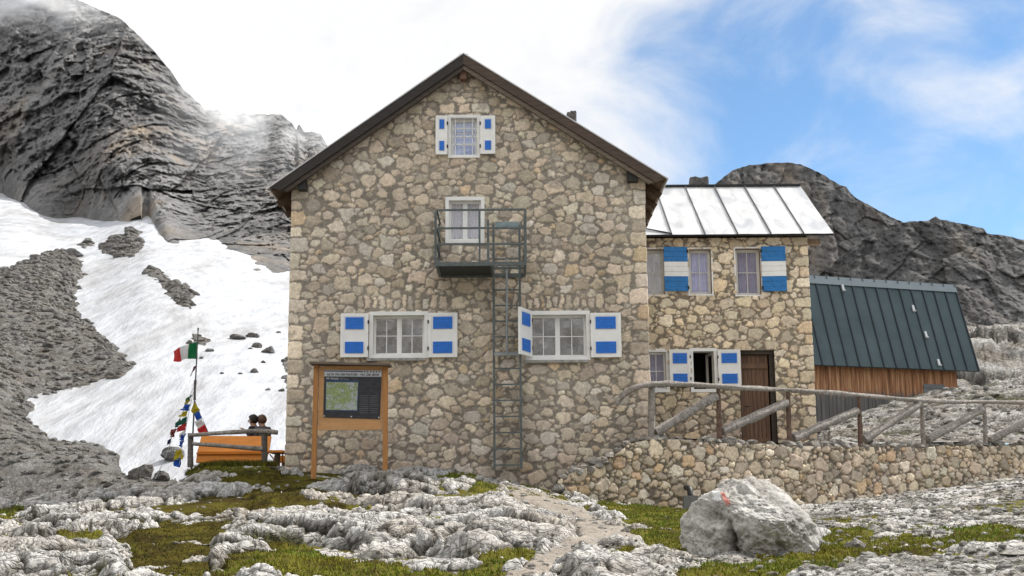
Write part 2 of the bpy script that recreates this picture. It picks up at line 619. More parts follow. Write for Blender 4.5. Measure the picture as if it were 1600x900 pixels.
# snow
k = NT('old_snow')
p = k.pos()
n1 = k.noise(k.pos((.22, .05, .05), (0, 0, R(25))), 1.0, 6, .65, .6)
n2 = k.noise(k.pos((1.3, .32, .32), (0, 0, R(25))), 1.0, 5, .6)
n3 = k.noise(p, .02, 4, .6)
c = k.ramp(n1, [(0.36, (.37, .372, .385, 1)), (0.5, (.455, .47, .495, 1)), (0.63, (.50, .525, .565, 1))])
c = k.mix(.6, c, k.ramp(n3, [(0.35, (.84, .83, .83, 1)), (0.6, (1, 1, 1, 1))]), 'MULTIPLY')
c = k.mix(.36, c, k.ramp(n2, [(0.36, g3(.42)), (0.58, g3(1.05))]), 'MULTIPLY')
k.color(c); k.b.inputs['Roughness'].default_value = .8
k.b.inputs['Specular IOR Level'].default_value = .15
k.bump(k.math('ADD', n2, k.math('MULTIPLY', n1, 1.5)), .45, .5)
M['snow'] = k.m


def cliff_mat(name, lo, hi, tan, sc=1.0, rot=0.0, bd=2.0):
    k = NT(name)
    p = k.pos()
    ver = k.noise(k.pos((.12 * sc, .05 * sc, .022 * sc)), 1.0, 8, .68, .7)
    dia = k.noise(k.pos((.06 * sc, .06 * sc, .11 * sc), (0, R(rot), 0)), 1.0, 9, .72, .8)
    det = k.noise(p, .55 * sc, 9, .75)
    big = k.noise(p, .018 * sc, 5, .6)
    c = k.ramp(dia, [(0.3, lo), (0.68, hi)])
    c = k.mix(.75, c, k.ramp(ver, [(0.34, g3(.45)), (0.55, g3(.95)), (0.72, g3(1.1))]), 'MULTIPLY')
    c = k.mix(.6, c, k.ramp(det, [(0.34, g3(.4)), (0.6, g3(1.12))]), 'MULTIPLY')
    c = k.mix(.5, c, k.ramp(big, [(0.35, g3(.55)), (0.65, g3(1.15))]), 'MULTIPLY')
    tf = k.math('MULTIPLY', k.ramp(k.noise(k.pos((.06 * sc, .06 * sc, .02 * sc)), 1.0, 5, .6, .4), [(0.50, g3(0)), (0.64, g3(1))]), k.ramp(ver, [(0.4, g3(.0)), (0.6, g3(.75))]))
    c = k.mix(tf, c, tan)
    c = k.mix(k.math('MULTIPLY', k.attr('cav').outputs['Fac'], .5), c, g3(.38), 'MULTIPLY')  # crevice shade put into the cliff colour to bring out relief
    k.color(c)
    k.b.inputs['Roughness'].default_value = 1
    k.b.inputs['Specular IOR Level'].default_value = .05
    k.bump(k.math('ADD', k.math('ADD', det, dia), ver), .9, bd)
    return k.m


M['cliff'] = cliff_mat('grey_cliff_rock', (.27, .266, .265, 1), (.46, .452, .448, 1), (.50, .385, .27, 1), 1.0, 35)
M['shaded_cliff'] = cliff_mat('shaded_cliff_rock', (.165, .16, .16, 1), (.29, .285, .28, 1), (.32, .26, .20, 1), .6, -28, 3)  # cloud shadow on the right-hand mountain put into its rock colour
M['scree'] = rock_mat('grey_scree', (.195, .187, .177), (.285, .275, .262), (.39, .378, .36), .9, .9, .09)
M['snow_rock'] = rock_mat('rock_on_snow', (.13, .125, .12), (.20, .195, .19), (.28, .275, .27), 1.0, .8, .06)
M['far_rock'] = rock_mat('weathered_karst', (.22, .22, .22), (.38, .38, .38), (.52, .52, .52), .45, .9, .15)

# ------------------------------------------------------------------ stone-laid walls
def stone_raster(L, H, res, sizes, quoins=(), seed=1, joint=.10, aspect=1.36, palette=None, mortar=(.16, .14, .115), bright=1.0, lim=1.0, sat=.8):
    rng = np.random.default_rng(seed)
    cell = .12
    gw, gh = int(L / cell) + 3, int(H / cell) + 3
    buck = {}
    st = []

    def add(s, h, rx, ry, q, rot):
        i = len(st)
        st.append((s, h, rx, ry, q, rot))
        buck.setdefault((int(s / cell), int(h / cell)), []).append(i)
    for (s, h, rx, ry) in quoins:
        add(s, h, rx, ry, 1, 0)
    for (r, n) in sizes:
        att = int(n * L * H)
        ss = rng.uniform(-.05, L + .05, att); hs = rng.uniform(-.05, H + .05, att)
        rr = r * rng.uniform(.85, 1.15, att)
        k = int((r + .17) * aspect * 1.1 / cell) + 1
        for s, h, r1 in zip(ss, hs, rr):
            ci, cj = int(s / cell), int(h / cell)
            ok = True
            for i in range(ci - k, ci + k + 1):
                for j in range(cj - k, cj + k + 1):
                    for q in buck.get((i, j), ()):
                        o = st[q]
                        if o[4]:
                            if abs(s - o[0]) < o[2] + r1 * aspect * .95 and abs(h - o[1]) < o[3] + r1 * .95:
                                ok = False; break
                        else:
                            dx = (s - o[0]) / aspect; dy = h - o[1]
                            if dx * dx + dy * dy < (.98 * (r1 + o[3])) ** 2:
                                ok = False; break
                    if not ok: break
                if not ok: break
            if ok:
                a = rng.uniform(.8, 1.25)
                add(s, h, r1 * aspect * a ** .5, r1 / a ** .5, 0, rng.normal(0, .22))
    W = int(round(L / res)) + 1; Hn = int(round(H / res)) + 1
    d1 = np.full((Hn, W), 9.0, np.float32); d2 = np.full((Hn, W), 9.0, np.float32)
    idn = np.full((Hn, W), -1, np.int32)
    gs, gh_ = np.meshgrid(np.arange(W) * res, np.arange(Hn) * res)
    ws = (gs + .040 * fbm(gs * 6, gh_ * 6, o=3) + .018 * perlin(gs * 24, gh_ * 24)).astype(np.float32)
    wh = (gh_ + .034 * fbm(gs * 6 + 40, gh_ * 6, o=3) + .016 * perlin(gs * 24 + 9, gh_ * 24)).astype(np.float32)
    for i, (s, h, rx, ry, q, rot) in enumerate(st):
        R_ = 1.75 * max(rx, ry) + .05
        i0, i1 = max(0, int((h - R_) / res)), min(Hn, int((h + R_) / res) + 2)
        j0, j1 = max(0, int((s - R_) / res)), min(W, int((s + R_) / res) + 2)
        if i0 >= i1 or j0 >= j1: continue
        x = ws[i0:i1, j0:j1] - s; y = wh[i0:i1, j0:j1] - h
        c, sn = math.cos(rot), math.sin(rot)
        xa = (x * c + y * sn) / rx; ya = (-x * sn + y * c) / ry
        if q:
            d = (np.abs(xa) ** 7 + np.abs(ya) ** 7) ** (1 / 7)
        else:
            kk = (4, 5, 4, 6, 5)[i % 5]
            a0 = rng.normal(0, .22) if kk == 4 else rng.uniform(0, 6.28)
            d = 0
            for e_ in range(kk):
                an = a0 + (e_ + rng.uniform(-.26, .26)) * 6.2832 / kk
                d = d + np.maximum(0, (xa * math.cos(an) + ya * math.sin(an)) / rng.uniform(.78, 1.08)) ** 13
            d = d ** (1 / 13)
        a1 = d1[i0:i1, j0:j1]; a2 = d2[i0:i1, j0:j1]; ii = idn[i0:i1, j0:j1]
        less = d < a1
        a2[...] = np.where(less, a1, np.minimum(a2, d))
        ii[...] = np.where(less, i, ii)
        a1[...] = np.where(less, d, a1)
    st_a = np.array([(o[2] + o[3]) / 2 for o in st])
    r_ = np.where(idn >= 0, st_a[np.clip(idn, 0, None)], .1)
    e = np.minimum((lim - d1), (d2 - d1) * .62 - joint * .55)
    edge = e * r_
    mask = sstep(0.0, .012, edge)
    hgt = np.clip(edge / .035, 0, 1) ** .5 * mask
    n = len(st)
    pal = np.array(palette)
    wts = pal[:, 3] / pal[:, 3].sum()
    ci = rng.choice(len(pal), n, p=wts)
    cols = pal[ci, :3] * .72 + pal[:, :3].mean(0) * .28
    cols = cols * sat + cols.mean(1, keepdims=True) * (1 - sat)
    cols = cols * rng.uniform(.76, 1.20, (n, 1)) * rng.normal(1, .012, (n, 3)) * bright
    jut = rng.uniform(.5, 1.2, n)
    qq = np.array([o[4] for o in st])
    cols = cols * np.where(qq == 1, 1.12, 1.0)[:, None]
    cst = cols[np.clip(idn, 0, None)]
    mort = np.array(mortar)[None, None, :] * (1 + .22 * fbm(gs * 5, gh_ * 5, o=4))[..., None]
    patch = sstep(.1, .6, fbm(gs * .8 + 3, gh_ * .8, o=3))[..., None]
    mort = mort * (1 + .25 * patch)
    # lime smear over some stones
    smear = sstep(.28, .62, fbm(gs * 2.3 + 50, gh_ * 2.3, o=4))[..., None] * .6
    cst = cst * (1 - smear) + mort * 1.25 * smear
    col = mort * (1 - mask[..., None]) + cst * mask[..., None]
    damp = sstep(2.6, .6, gh_ + .5 * fbm(gs * .9, gh_ * .9, o=4))[..., None]
    if H > 5:
        col = col * (1 - damp * np.array([.20, .22, .22]))
    streak = sstep(.1, .7, fbm(gs * 1.6, gh_ * .25, o=4))[..., None]
    col = col * (1 - .16 * streak)
    hgt = hgt * jut[np.clip(idn, 0, None)]
    hgt = hgt + .18 * fbm(gs * 9, gh_ * 9, o=4)
    return hgt.astype(np.float32), np.clip(col, .01, .9).astype(np.float32)


PAL_HOUSE = [(.40, .325, .235, 4), (.37, .315, .245, 4), (.45, .375, .275, 3), (.41, .29, .165, .9), (.34, .285, .22, 2), (.47, .41, .32, 1.8), (.38, .30, .215, 1.6), (.30, .27, .225, 1.2), (.42, .39, .335, 1.4)]
PAL_WING = [(.50, .405, .275, 4), (.47, .395, .29, 4), (.53, .41, .255, 2), (.41, .35, .27, 2), (.54, .47, .365, 2)]
PAL_LOW = [(.39, .32, .245, 4), (.36, .305, .245, 4), (.45, .385, .30, 3), (.38, .27, .17, 1.4), (.28, .24, .195, 2), (.48, .435, .37, 2)]


def laid_wall(name, path, topf, z0, holes, mat, parent, seed, disp, sizes, pal, quoin_at=(), coarse=(), res=.015, joint=.1, mortar=(.16, .14, .115), H=None, bright=1.0, lim=1.0, sat=.8, extra=()):
    """walls that follow a plan path; holes on segment index: (seg, s0, s1, z0, z1) in local s"""
    pts = [Vector((x, y, 0)) for x, y in path]
    seg = [(pts[i + 1] - pts[i]).length for i in range(len(pts) - 1)]
    cum = np.concatenate([[0], np.cumsum(seg)])
    L = cum[-1]
    qs = []
    rnd = random.Random(seed)
    for c in quoin_at:
        z = 0.0; i = 0
        while z < H:
            hh = rnd.uniform(.09, .16)
            rx = rnd.uniform(.26, .36) if i % 2 else rnd.uniform(.17, .24)
            qs.append((cum[c] + rnd.uniform(-.02, .02), z + hh, rx, hh)); z += 2 * hh + .035; i += 1
    qs += list(extra)
    hgt, col = stone_raster(L, H, res, sizes, qs, seed, joint, palette=pal, mortar=mortar, bright=bright, lim=lim, sat=sat)
    Hn, W = hgt.shape
    # columns kept
    keep = []
    for j in range(W):
        s = min(j * res, L - 1e-6)
        si = int(np.searchsorted(cum, s, 'right') - 1)
        step = 3 if si in coarse else 1
        if j % step == 0 or j == W - 1 or abs(s - cum[si]) < res:
            keep.append(j)
    keep = np.array(keep)
    hgt = hgt[:, keep]; col = col[:, keep]
    s = np.minimum(keep * res, L - 1e-6)
    si = np.clip(np.searchsorted(cum, s, 'right') - 1, 0, len(seg) - 1)
    P0 = np.array([[p.x, p.y] for p in pts])
    D = (P0[1:] - P0[:-1]) / np.array(seg)[:, None]
    Nn = np.stack([D[:, 1], -D[:, 0]], 1)
    loc = s - cum[si]
    base = P0[si] + D[si] * loc[:, None]
    nrm = Nn[si].copy()
    for c in range(1, len(seg)):       # mitre round the corners
        for side, other in ((c - 1, c), (c, c - 1)):
            dist = np.abs(s - cum[c])
            m = (si == side) & (dist < .06)
            t = .5 * (1 - dist[m] / .06)
            nrm[m] = nrm[m] * (1 - t)[:, None] + Nn[other] * t[:, None]
    Z = z0 + np.arange(Hn) * res
    V = np.zeros((Hn, len(keep), 3), np.float32)
    big = .012 * fbm(s[None, :] * .9 + Z[:, None] * 0, Z[:, None] * .9 + 0 * s[None, :], o=3)
    dd = disp * hgt + big
    V[..., 0] = base[None, :, 0] + nrm[None, :, 0] * dd
    V[..., 1] = base[None, :, 1] + nrm[None, :, 1] * dd
    V[..., 2] = Z[:, None]
    top = np.array([topf(int(a), float(b)) for a, b in zip(si, loc)])
    V[..., 2] = np.minimum(V[..., 2], top[None, :] + 0 * V[..., 2])
    zc = Z[:-1, None] + res / 2
    sc = (s[:-1] + s[1:]) / 2
    sic = si[:-1]; lc = sc - cum[sic]
    mask = zc < np.maximum(top[:-1], top[1:])[None, :]
    for (sg, a, b, c, d) in holes:
        mask &= ~(((sic == sg) & (lc > a) & (lc < b))[None, :] & ((zc > c) & (zc < d)))
    me = grid_mesh(name, V, {'col': col}, mask)
    return link(name, me, mat, parent)


# ------------------------------------------------------------------ MAIN HOUSE
YF = 25.0
fx = lambda px, py=500: P(px, py, YF).x
XL = P(451, 520, YF).x
XR = P(1011.5, 480, YF).x
LEN = 9.0
RY = YF - .28
A = P(724, 84, RY)
EL = P(421, 293, RY)
ER = P(1042, 279, RY)
ZB = .0

house = empty('stone_house', (0.5 * (XL + XR), YF, .9), 'large gabled mountain hut of rubble stone with five white-framed windows and a steep roof', 'house')


def roof_z(x, off=0.0):
    if x < A.x:
        return A.z + (x - A.x) * (A.z - EL.z) / (A.x - EL.x) - off
    return A.z - (x - A.x) * (A.z - ER.z) / (ER.x - A.x) - off


def rect(x0, y0, x1, y1, Y):
    """axis-aligned rectangle on a wall plane"""
    a = P(x0, (y0 + y1) / 2, Y).x; b = P(x1, (y0 + y1) / 2, Y).x
    c = P((x0 + x1) / 2, y1, Y).z; d = P((x0 + x1) / 2, y0, Y).z
    return a, b, c, d


W_LL = rect(577, 487, 669, 560, YF)
W_LR = rect(821, 486, 922, 563, YF)
W_B = rect(696, 308, 757, 380, YF)
W_A = rect(700, 180, 750, 247, YF)


def inset(r, d):
    return (r[0] + d, r[1] - d, r[2] + d, r[3] - d)


mholes = []
for r in (W_LL, W_LR, W_B, W_A):
    q = inset(r, .05)
    mholes.append((1, q[0] - XL, q[1] - XL, q[2], q[3]))


def main_top(sg, l):
    if sg == 1:
        return roof_z(XL + l, .16)
    return roof_z(XL, .16) if sg == 0 else (roof_z(XR, .16) if sg == 2 else 9.5)


vous = []
_r = random.Random(5)
for r in (W_LL, W_LR):
    x = r[0] - .25
    while x < r[1] + .25:
        w_ = _r.uniform(.035, .065); h_ = _r.uniform(.085, .14)
        vous.append((LEN + x + w_ - XL, r[3] - ZB + .05 + h_ + _r.uniform(0, .02), w_, h_)); x += 2 * w_ + .045
for r in (W_B, W_A):
    vous.append((LEN + r[0] - .02 - XL, r[3] - ZB + .14, .15, .09)); vous.append((LEN + r[1] + .0 - XL, r[3] - ZB + .15, .17, .10)); vous.append((LEN + (r[0] + r[1]) / 2 - XL, r[3] - ZB + .14, .11, .09))
laid_wall('wall', [(XL, YF + LEN), (XL, YF), (XR, YF), (XR, YF + LEN)], main_top, ZB, mholes, M['masonry'], house, 11, .022,
          [(.122, 6), (.10, 22), (.083, 80), (.066, 190), (.050, 340), (.036, 300)], PAL_HOUSE, (1, 2), (0, 2), joint=.10, H=9.3, mortar=(.20, .178, .150), bright=1.2, lim=1.06, sat=.82, extra=vous)
# rear gable wall, plain
b = MB()
b.add([(XL, YF + LEN, ZB), (XR, YF + LEN, ZB), (XR, YF + LEN, roof_z(XR, .2)), (A.x, YF + LEN, roof_z(A.x, .2)), (XL, YF + LEN, roof_z(XL, .2))], [(4, 3, 2, 1, 0)])
b.build('rear_wall', M['ply'] if False else painted('lime_render', (.42, .38, .32), .9, .2, 2), house)

# roof: boards below, sheet metal on top
TH = .10
roof = MB()
for (e, sgn) in ((EL, -1), (ER, 1)):
    d = Vector((e.x - A.x, 0, e.z - A.z)).normalized()
    n = Vector((-d.z, 0, d.x)) * (1 if d.x > 0 else -1)
    if n.z < 0: n = -n
    y0, y1 = RY + .05, YF + LEN + .3
    a0 = A - n * .03; e0 = e - n * .03
    vs = []
    for y in (y0, y1):
        for q in (a0, e0, e0 - n * TH, a0 - n * TH):
            vs.append((q.x, y, q.z))
    fs = [(0, 1, 2, 3), (4, 7, 6, 5), (0, 4, 5, 1), (1, 5, 6, 2), (2, 6, 7, 3), (3, 7, 4, 0)]
    roof.add(vs, fs, 0)
    # metal sheet
    a1 = A + n * .0; e1 = e + d * .03
    vs = []
    for y in (y0 - .09, y1 + .03):
        for q in (a1 + n * .012, e1 + n * .012, e1 - n * .010, a1 - n * .010):
            vs.append((q.x, y, q.z))
    roof.add(vs, fs, 1)
    for i in range(1, 15):    # standing seams
        y = y0 + i * .62
        roof.bar(Vector((A.x, y, A.z)) + n * .03, Vector((e.x, y, e.z)) + n * .03, .03, .04, n, 1)
roof.bar((A.x, RY + .1, A.z + .01), (A.x, YF + LEN + .3, A.z + .03), .18, .05, (0, 0, 1), 1)
roof.build('roof', [M['dark_wood_soffit'], M['main_sheet']], house)
for (e, sgn) in ((EL, -1), (ER, 1)):
    d = Vector((e.x - A.x, 0, e.z - A.z)).normalized()
    n = Vector((-d.z, 0, d.x))
    if n.z < 0: n = -n
    m = MB()
    y0 = RY
    def vboard(o0, o1, ya, yb, mi, ext):
        q0 = A - n * o0; q1 = e - n * o0 + d * ext; q2 = e - n * o1 + d * (ext - (o1 - o0) * .9); q3 = A - n * o1
        # mitre at the ridge: vertical cut
        q0 = Vector((A.x, 0, A.z - o0 / n.z)); q3 = Vector((A.x, 0, A.z - o1 / n.z))
        vs = []
        for y in (ya, yb):
            for q in (q0, q1, q2, q3):
                vs.append((q.x, y, q.z))
        m.add(vs, [(0, 1, 2, 3), (4, 7, 6, 5), (0, 4, 5, 1), (1, 5, 6, 2), (2, 6, 7, 3), (3, 7, 4, 0)], mi)
    vboard(.014, .19, RY - .03, RY + .045, 0, .0)
    vboard(.195, .275, RY + .005, RY + .10, 1, -.18)
    m.build('verge_board', [wood('black_brown_wood', (.016, .013, .012), (.05, .04, .033), (3, 3, 30)) if sgn < 0 else wood('weathered_brown_wood', (.04, .026, .019), (.14, .095, .068), (3, 3, 30)), wood('pale_weathered_wood', (.10, .075, .055), (.25, .2, .155), (3, 3, 30)) if sgn > 0 else M['dark_wood']], house)
# purlin ends
m = MB()
for (px, py, w, h, mt) in ((724, 117, .13, .18, 1), (472, 287, .16, .24, 0), (989, 273, .20, .26, 0)):
    q = P(px, py, YF - .2)
    MB().box(q.x - w / 2, q.x + w / 2, YF - .22, YF + .4, q.z - h / 2, q.z + h / 2).build('purlin_end', wood('reddish_beam', (.10, .05, .03), (.2, .11, .07), (3, 3, 20)) if mt else M['black'], house)
# eaves rafters
for x0, e in ((XL, EL), (XR, ER)):
    for i in range(10):
        y = YF + .35 + i * .93
        sg = -1 if x0 == XL else 1
        xa = x0 - sg * .2; xb = e.x - sg * .06
        MB().bar((xa, y, roof_z(xa, .24)), (xb, y, roof_z(xb, .24)), .1, .13).build('rafter', M['dark_wood_soffit'], house)
# chimney on the right slope
def rough_block(name, x, y, z0, z1, w, dpt, seed, parent, mat):
    n_ = 22
    rng = np.random.default_rng(seed)
    m = MB()
    V = []
    nz = 14; na = 28
    idx = lambda i, j: i * na + j % na
    for i in range(nz):
        z = z0 + (z1 - z0) * i / (nz - 1)
        for j in range(na):
            a = 2 * math.pi * j / na
            c, s_ = math.cos(a), math.sin(a)
            k_ = 1 / max(abs(c), abs(s_))
            k_ = k_ * .85 + .15
            nn = 1 + .13 * float(perlin(np.float32(a * 2 + seed), np.float32(z * 6)))
            zz = z + (.08 * float(perlin(np.float32(c * 2.5 + seed), np.float32(s_ * 2.5))) * i / nz)
            V.append((x + c * k_ * w / 2 * nn, y + s_ * k_ * dpt / 2 * nn, zz))
    V.append((x, y, z1 + .02))
    fs = [(idx(i, j), idx(i, j + 1), idx(i + 1, j + 1), idx(i + 1, j)) for i in range(nz - 1) for j in range(na)]
    fs += [(idx(nz - 1, j), idx(nz - 1, j + 1), nz * na) for j in range(na)]
    m.add(V, fs, 0)
    return m.build(name, mat, parent)


q = P(893, 184, 31.0)
rough_block('chimney', q.x, 31.0, roof_z(q.x) - .4, P(893, 178, 31).z, .24, .4, 3, house, M['snow_rock'])


# ---- windows
def shutter(name, parent, hinge, z0, z1, w, ang, side, panels, mats, Y, board_lines=True):
    """side -1 opens to the left of the hinge. ang 0 = flat on the wall"""
    m = MB()
    T = .04
    Mx = Matrix.Translation((hinge, Y, 0)) @ Matrix.Rotation(ang, 4, 'Z')
    x0, x1 = (0, w) if side > 0 else (-w, 0)
    m.box(x0, x1, -T, 0, z0, z1, 0, Mx)
    # frame stiles proud
    for (a, b_, c, d_) in ((x0, x1, z1 - .06, z1), (x0, x1, z0, z0 + .06)):
        m.box(a + .001, b_ - .001, -T - .008, -T + .004, c - .001, d_ + .001, 0, Mx)
    for (a, b_) in ((x0, x0 + .06), (x1 - .06, x1)):
        m.box(a - .0015, b_ + .0015, -T - .0095, -T + .004, z0 + .055, z1 - .055, 0, Mx)
    for (fa, fb, fc, fd) in panels:
        pa, pb = x0 + fa * w, x0 + fb * w
        pc, pd = z1 - fd * (z1 - z0), z1 - fc * (z1 - z0)
        nb = max(1, int((pd - pc) / .055))
        for i in range(nb):
            h0 = pc + (pd - pc) * i / nb; h1 = pc + (pd - pc) * (i + 1) / nb
            m.box(pa, pb, -T - .016, -T, h0 + (.003 if i else 0), h1, 1, Mx)
    # hinges
    for fz in (.2, .8):
        zc = z0 + (z1 - z0) * fz
        xx = 0
        m.box(xx - .014, xx + .014, -T - .022, -T - .002, zc - .035, zc + .035, 2, Mx)
    return m.build(name, mats, parent)


def window(parent, r, Y, depth=.13, mull=1, bars=(1, 1), casing=.075, glass='glass', curtain=None, proud=.03, sill=True, lining='white_inner', sash_w=.045, grille=False, bottom_casing=True, sash_mat='white_paint', lace=False):
    x0, x1, z0, z1 = r
    w = MB()
    c = casing
    fy0, fy1 = Y - proud, Y + .04
    w.box(x0, x1, fy0, fy1, z1 - c, z1, 0)
    w.box(x0, x0 + c, fy0 + .002, fy1, z0 + (c if bottom_casing else 0), z1 - c, 0)
    w.box(x1 - c, x1, fy0 + .002, fy1, z0 + (c if bottom_casing else 0), z1 - c, 0)
    if bottom_casing:
        w.box(x0, x1, fy0, fy1, z0, z0 + c, 0)
    # reveals
    i0, i1, j0, j1 = x0 + c, x1 - c, z0 + c, z1 - c
    t = .03
    w.box(i0 - t, i0, fy1, Y + depth + .05, j0 - t, j1 + t, 1)
    w.box(i1, i1 + t, fy1, Y + depth + .05, j0 - t, j1 + t, 1)
    w.box(i0, i1, fy1, Y + depth + .05, j1, j1 + t, 1)
    w.box(i0, i1, fy1, Y + depth + .05, j0 - t, j0, 1)
    o = w.build('window', [M['white_paint'], M[lining]], parent)
    ys = Y + depth
    s = MB()
    sw = sash_w
    s.box(i0 + .001, i1 - .001, ys, ys + .05, j1 - sw, j1 - .001)
    s.box(i0 + .001, i1 - .001, ys, ys + .05, j0 + .001, j0 + sw)
    n = mull + 1
    cw = (i1 - i0) / n
    for kx in range(n):
        a, b_ = i0 + cw * kx, i0 + cw * (kx + 1)
        s.box(a + .001, a + sw, ys, ys + .05, j0 + sw, j1 - sw)
        s.box(b_ - sw, b_ - .001, ys, ys + .05, j0 + sw, j1 - sw)
        for i in range(bars[0]):
            xb = a + sw + (b_ - a - 2 * sw) * (i + 1) / (bars[0] + 1)
            s.box(xb - .008, xb + .008, ys + .012, ys + .032, j0 + sw, j1 - sw)
        for i in range(bars[1]):
            zb = j0 + sw + (j1 - j0 - 2 * sw) * (i + 1) / (bars[1] + 1)
            s.box(a + sw, b_ - sw, ys + .010, ys + .034, zb - .008, zb + .008)
    s.build('sash', M[sash_mat], o)
    MB().add([(i0 + .01, ys + .026, j0 + .01), (i1 - .01, ys + .026, j0 + .01), (i1 - .01, ys + .026, j1 - .01), (i0 + .01, ys + .026, j1 - .01)], [(0, 1, 2, 3)]).build('pane', M[glass], o)
    if curtain:
        nx = 60
        vs = []; fs = []
        for i in range(nx + 1):
            xx = i0 + (i1 - i0) * i / nx
            yy = ys + .07 + .018 * math.sin(i * .9) + .008 * math.sin(i * 2.3)
            zb = j0 + .02
            if lace:
                u = ((xx - i0) / (i1 - i0) * 4) % 1
                zb = j0 + .02 + .05 * abs(math.sin(u * math.pi * 2 + .5))
            vs += [(xx, yy, zb), (xx, yy + .01, j1)]
        for i in range(nx):
            fs.append((2 * i, 2 * i + 2, 2 * i + 3, 2 * i + 1))
        MB().add(vs, fs, 0, True).build('curtain', M[curtain], o)
    if sill:
        MB().box(x0 - .04, x1 - .04, Y - .09, Y + .03, z0 - .055, z0 - .002).build('sill', painted('weathered_sill', (.38, .37, .34), .8, .3, 10), o)
    if grille:
        gm = MB()
        for i in range(3):
            xb = i0 + (i1 - i0) * (.17 + .33 * i)
            gm.bar((xb, Y + .03, j0), (xb, Y + .03, j1), .016)
        for i in range(3):
            zb = j0 + (j1 - j0) * (.3 + .215 * i)
            gm.bar((i0, Y + .03, zb), (i1, Y + .03, zb), .016)
        gm.build('grille', M['white_paint'], o)
    return o


# black room backing keeps the interior dark
SH = [M['white_paint'], M['blue_paint'], M['black']]
BLUE2 = [(.17, .83, .09, .36), (.17, .83, .65, .91)]
window(house, W_LL, YF, bars=(1, 1), curtain=None)
window(house, W_LR, YF, bars=(1, 1), curtain=None)
window(house, W_B, YF, bars=(0, 0), curtain='lace', glass='glass_soft', casing=.07, sill=False, lace=True, depth=.1)
window(house, W_A, YF, bars=(1, 2), mull=0, curtain='curtain_blue', glass='glass_soft', sill=False, grille=True, casing=.06, sash_w=.05)


def sh_at(parent, px0, px1, py0, py1, Y, side, panels, mats, ang=0.0, w=None, lift=.012, name='shutter'):
    x0, x1, z0, z1 = rect(px0, py0, px1, py1, Y)
    return shutter(name, parent, x1 if side < 0 else x0, z0, z1, w or (x1 - x0), ang, side, panels, mats, Y - .035 - lift)


sh_at(house, 533, 576, 491, 559, YF, -1, BLUE2, SH, R(2))
sh_at(house, 669.5, 715, 490, 559, YF, 1, BLUE2, SH, R(-2))
sh_at(house, 922.5, 970, 490, 559, YF, 1, BLUE2, SH, R(-2))
xh = P(828, 520, YF).x
z0_, z1_ = rect(814, 487, 831, 559, YF)[2:]
shutter('shutter', house, xh, z0_ - .0, z1_, .60, R(67), -1, BLUE2, SH, YF - .045)
NARROW = [(.32, .72, .10, .34), (.32, .72, .66, .9)]
sh_at(house, 681, 699.5, 183, 243, YF, -1, NARROW, SH, R(2))
sh_at(house, 750.5, 774, 183, 242, YF, 1, NARROW, SH, R(-2))

# inner dark partition to keep daylight from crossing the rooms
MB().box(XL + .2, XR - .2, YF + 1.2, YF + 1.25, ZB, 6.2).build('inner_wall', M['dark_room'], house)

# ------------------------------------------------------------------ fire escape
fe = empty('fire_escape', (P(750, 420, YF).x, YF, P(750, 412, YF).z), 'grey steel balcony with railing and long ladder on the gable wall', 'balcony')
BY = YF - 1.15
bx0, bx1 = P(680.5, 410, BY).x, P(822.5, 410, BY).x
zfl = P(750, 411.5, BY).z
xl0, xl1 = P(771.5, 480, YF - .2).x, P(812.5, 480, YF - .2).x
m = MB()
m.box(bx0, bx1, BY, BY + .05, zfl - .045, zfl + .03)
m.box(bx0, bx0 + .05, BY + .05, YF - .02, zfl - .045, zfl + .03)
m.box(bx1 - .05, bx1, BY + .05, YF - .02, zfl - .045, zfl + .03)
m.box(bx0 + .05, xl0 - .05, BY + .05, YF - .05, zfl - .02, zfl, 1)
m.box(xl0 - .05, xl0 - .01, BY + .05, YF - .05, zfl - .04, zfl + .02)
m.box(xl0 - .01, bx1 - .05, YF - .75, YF - .70, zfl - .03, zfl + .01)
m.box(bx0 + .05, bx1 - .05, YF - .05, YF - .01, zfl - .06, zfl + .02)
m.build('platform', [M['steel'], M['dark_steel']], fe)
m = MB()
zr = [P(750, y, BY).z for y in (327.5, 356, 381)]
T = .035
for zz in zr:
    if zz == zr[0] or True:
        m.bar((bx0 + T / 2, BY + .02, zz), (bx1 - T / 2, BY + .02, zz), T, T)
    for xx in (bx0 + .02, bx1 - .02):
        m.bar((xx, BY + .04, zz - .001), (xx, YF - .01, zz - .001), T * .9, T * .9)
for px in (680.5, 821):
    xx = P(px, 370, BY).x
    m.bar((xx, BY + .018, zfl), (xx, BY + .018, zr[0] - T / 2), T * 1.3, T * 1.3)
    m.bar((xx, YF - .05, zfl), (xx, YF - .05, zr[0] - T / 2), T, T)
xx = P(749.3, 370, BY).x
m.bar((xx, BY + .021, zfl), (xx, BY + .021, zr[0] - T / 2), T, T)
m.build('railing', M['steel'], fe)
m = MB()
xg = P(762.6, 370, BY).x
m.bar((xg, BY + .026, zfl + .03), (xg, BY + .026, P(762, 343, BY).z), .045)
ga, gb = P(774, 350, BY).x, P(811, 350, BY).x
zc_, zd_ = P(790, 353.5, BY).z, P(790, 345.5, BY).z
m.box(ga, gb, BY + .045, BY + .075, zc_, zd_, 1)
for xx in (ga - .03, gb + .02, ga - .06, gb + .05):
    m.bar((xx, BY + .06, zc_ - .03), (xx, BY + .06, zd_ + .005), .018)
m.build('gate', [M['steel'], M['steel_light']], fe)
m = MB()
LY = YF - .17
zt_ = P(790, 352, LY).z; zb_ = P(790, 733, LY).z
for xx in (xl0, xl1):
    m.bar((xx, LY, zb_), (xx, LY, zt_), .045, .03, (0, 1, 0))
zz = P(790, 726.7, LY).z
dz = (P(790, 453, LY).z - zz) / 11
kk = 0
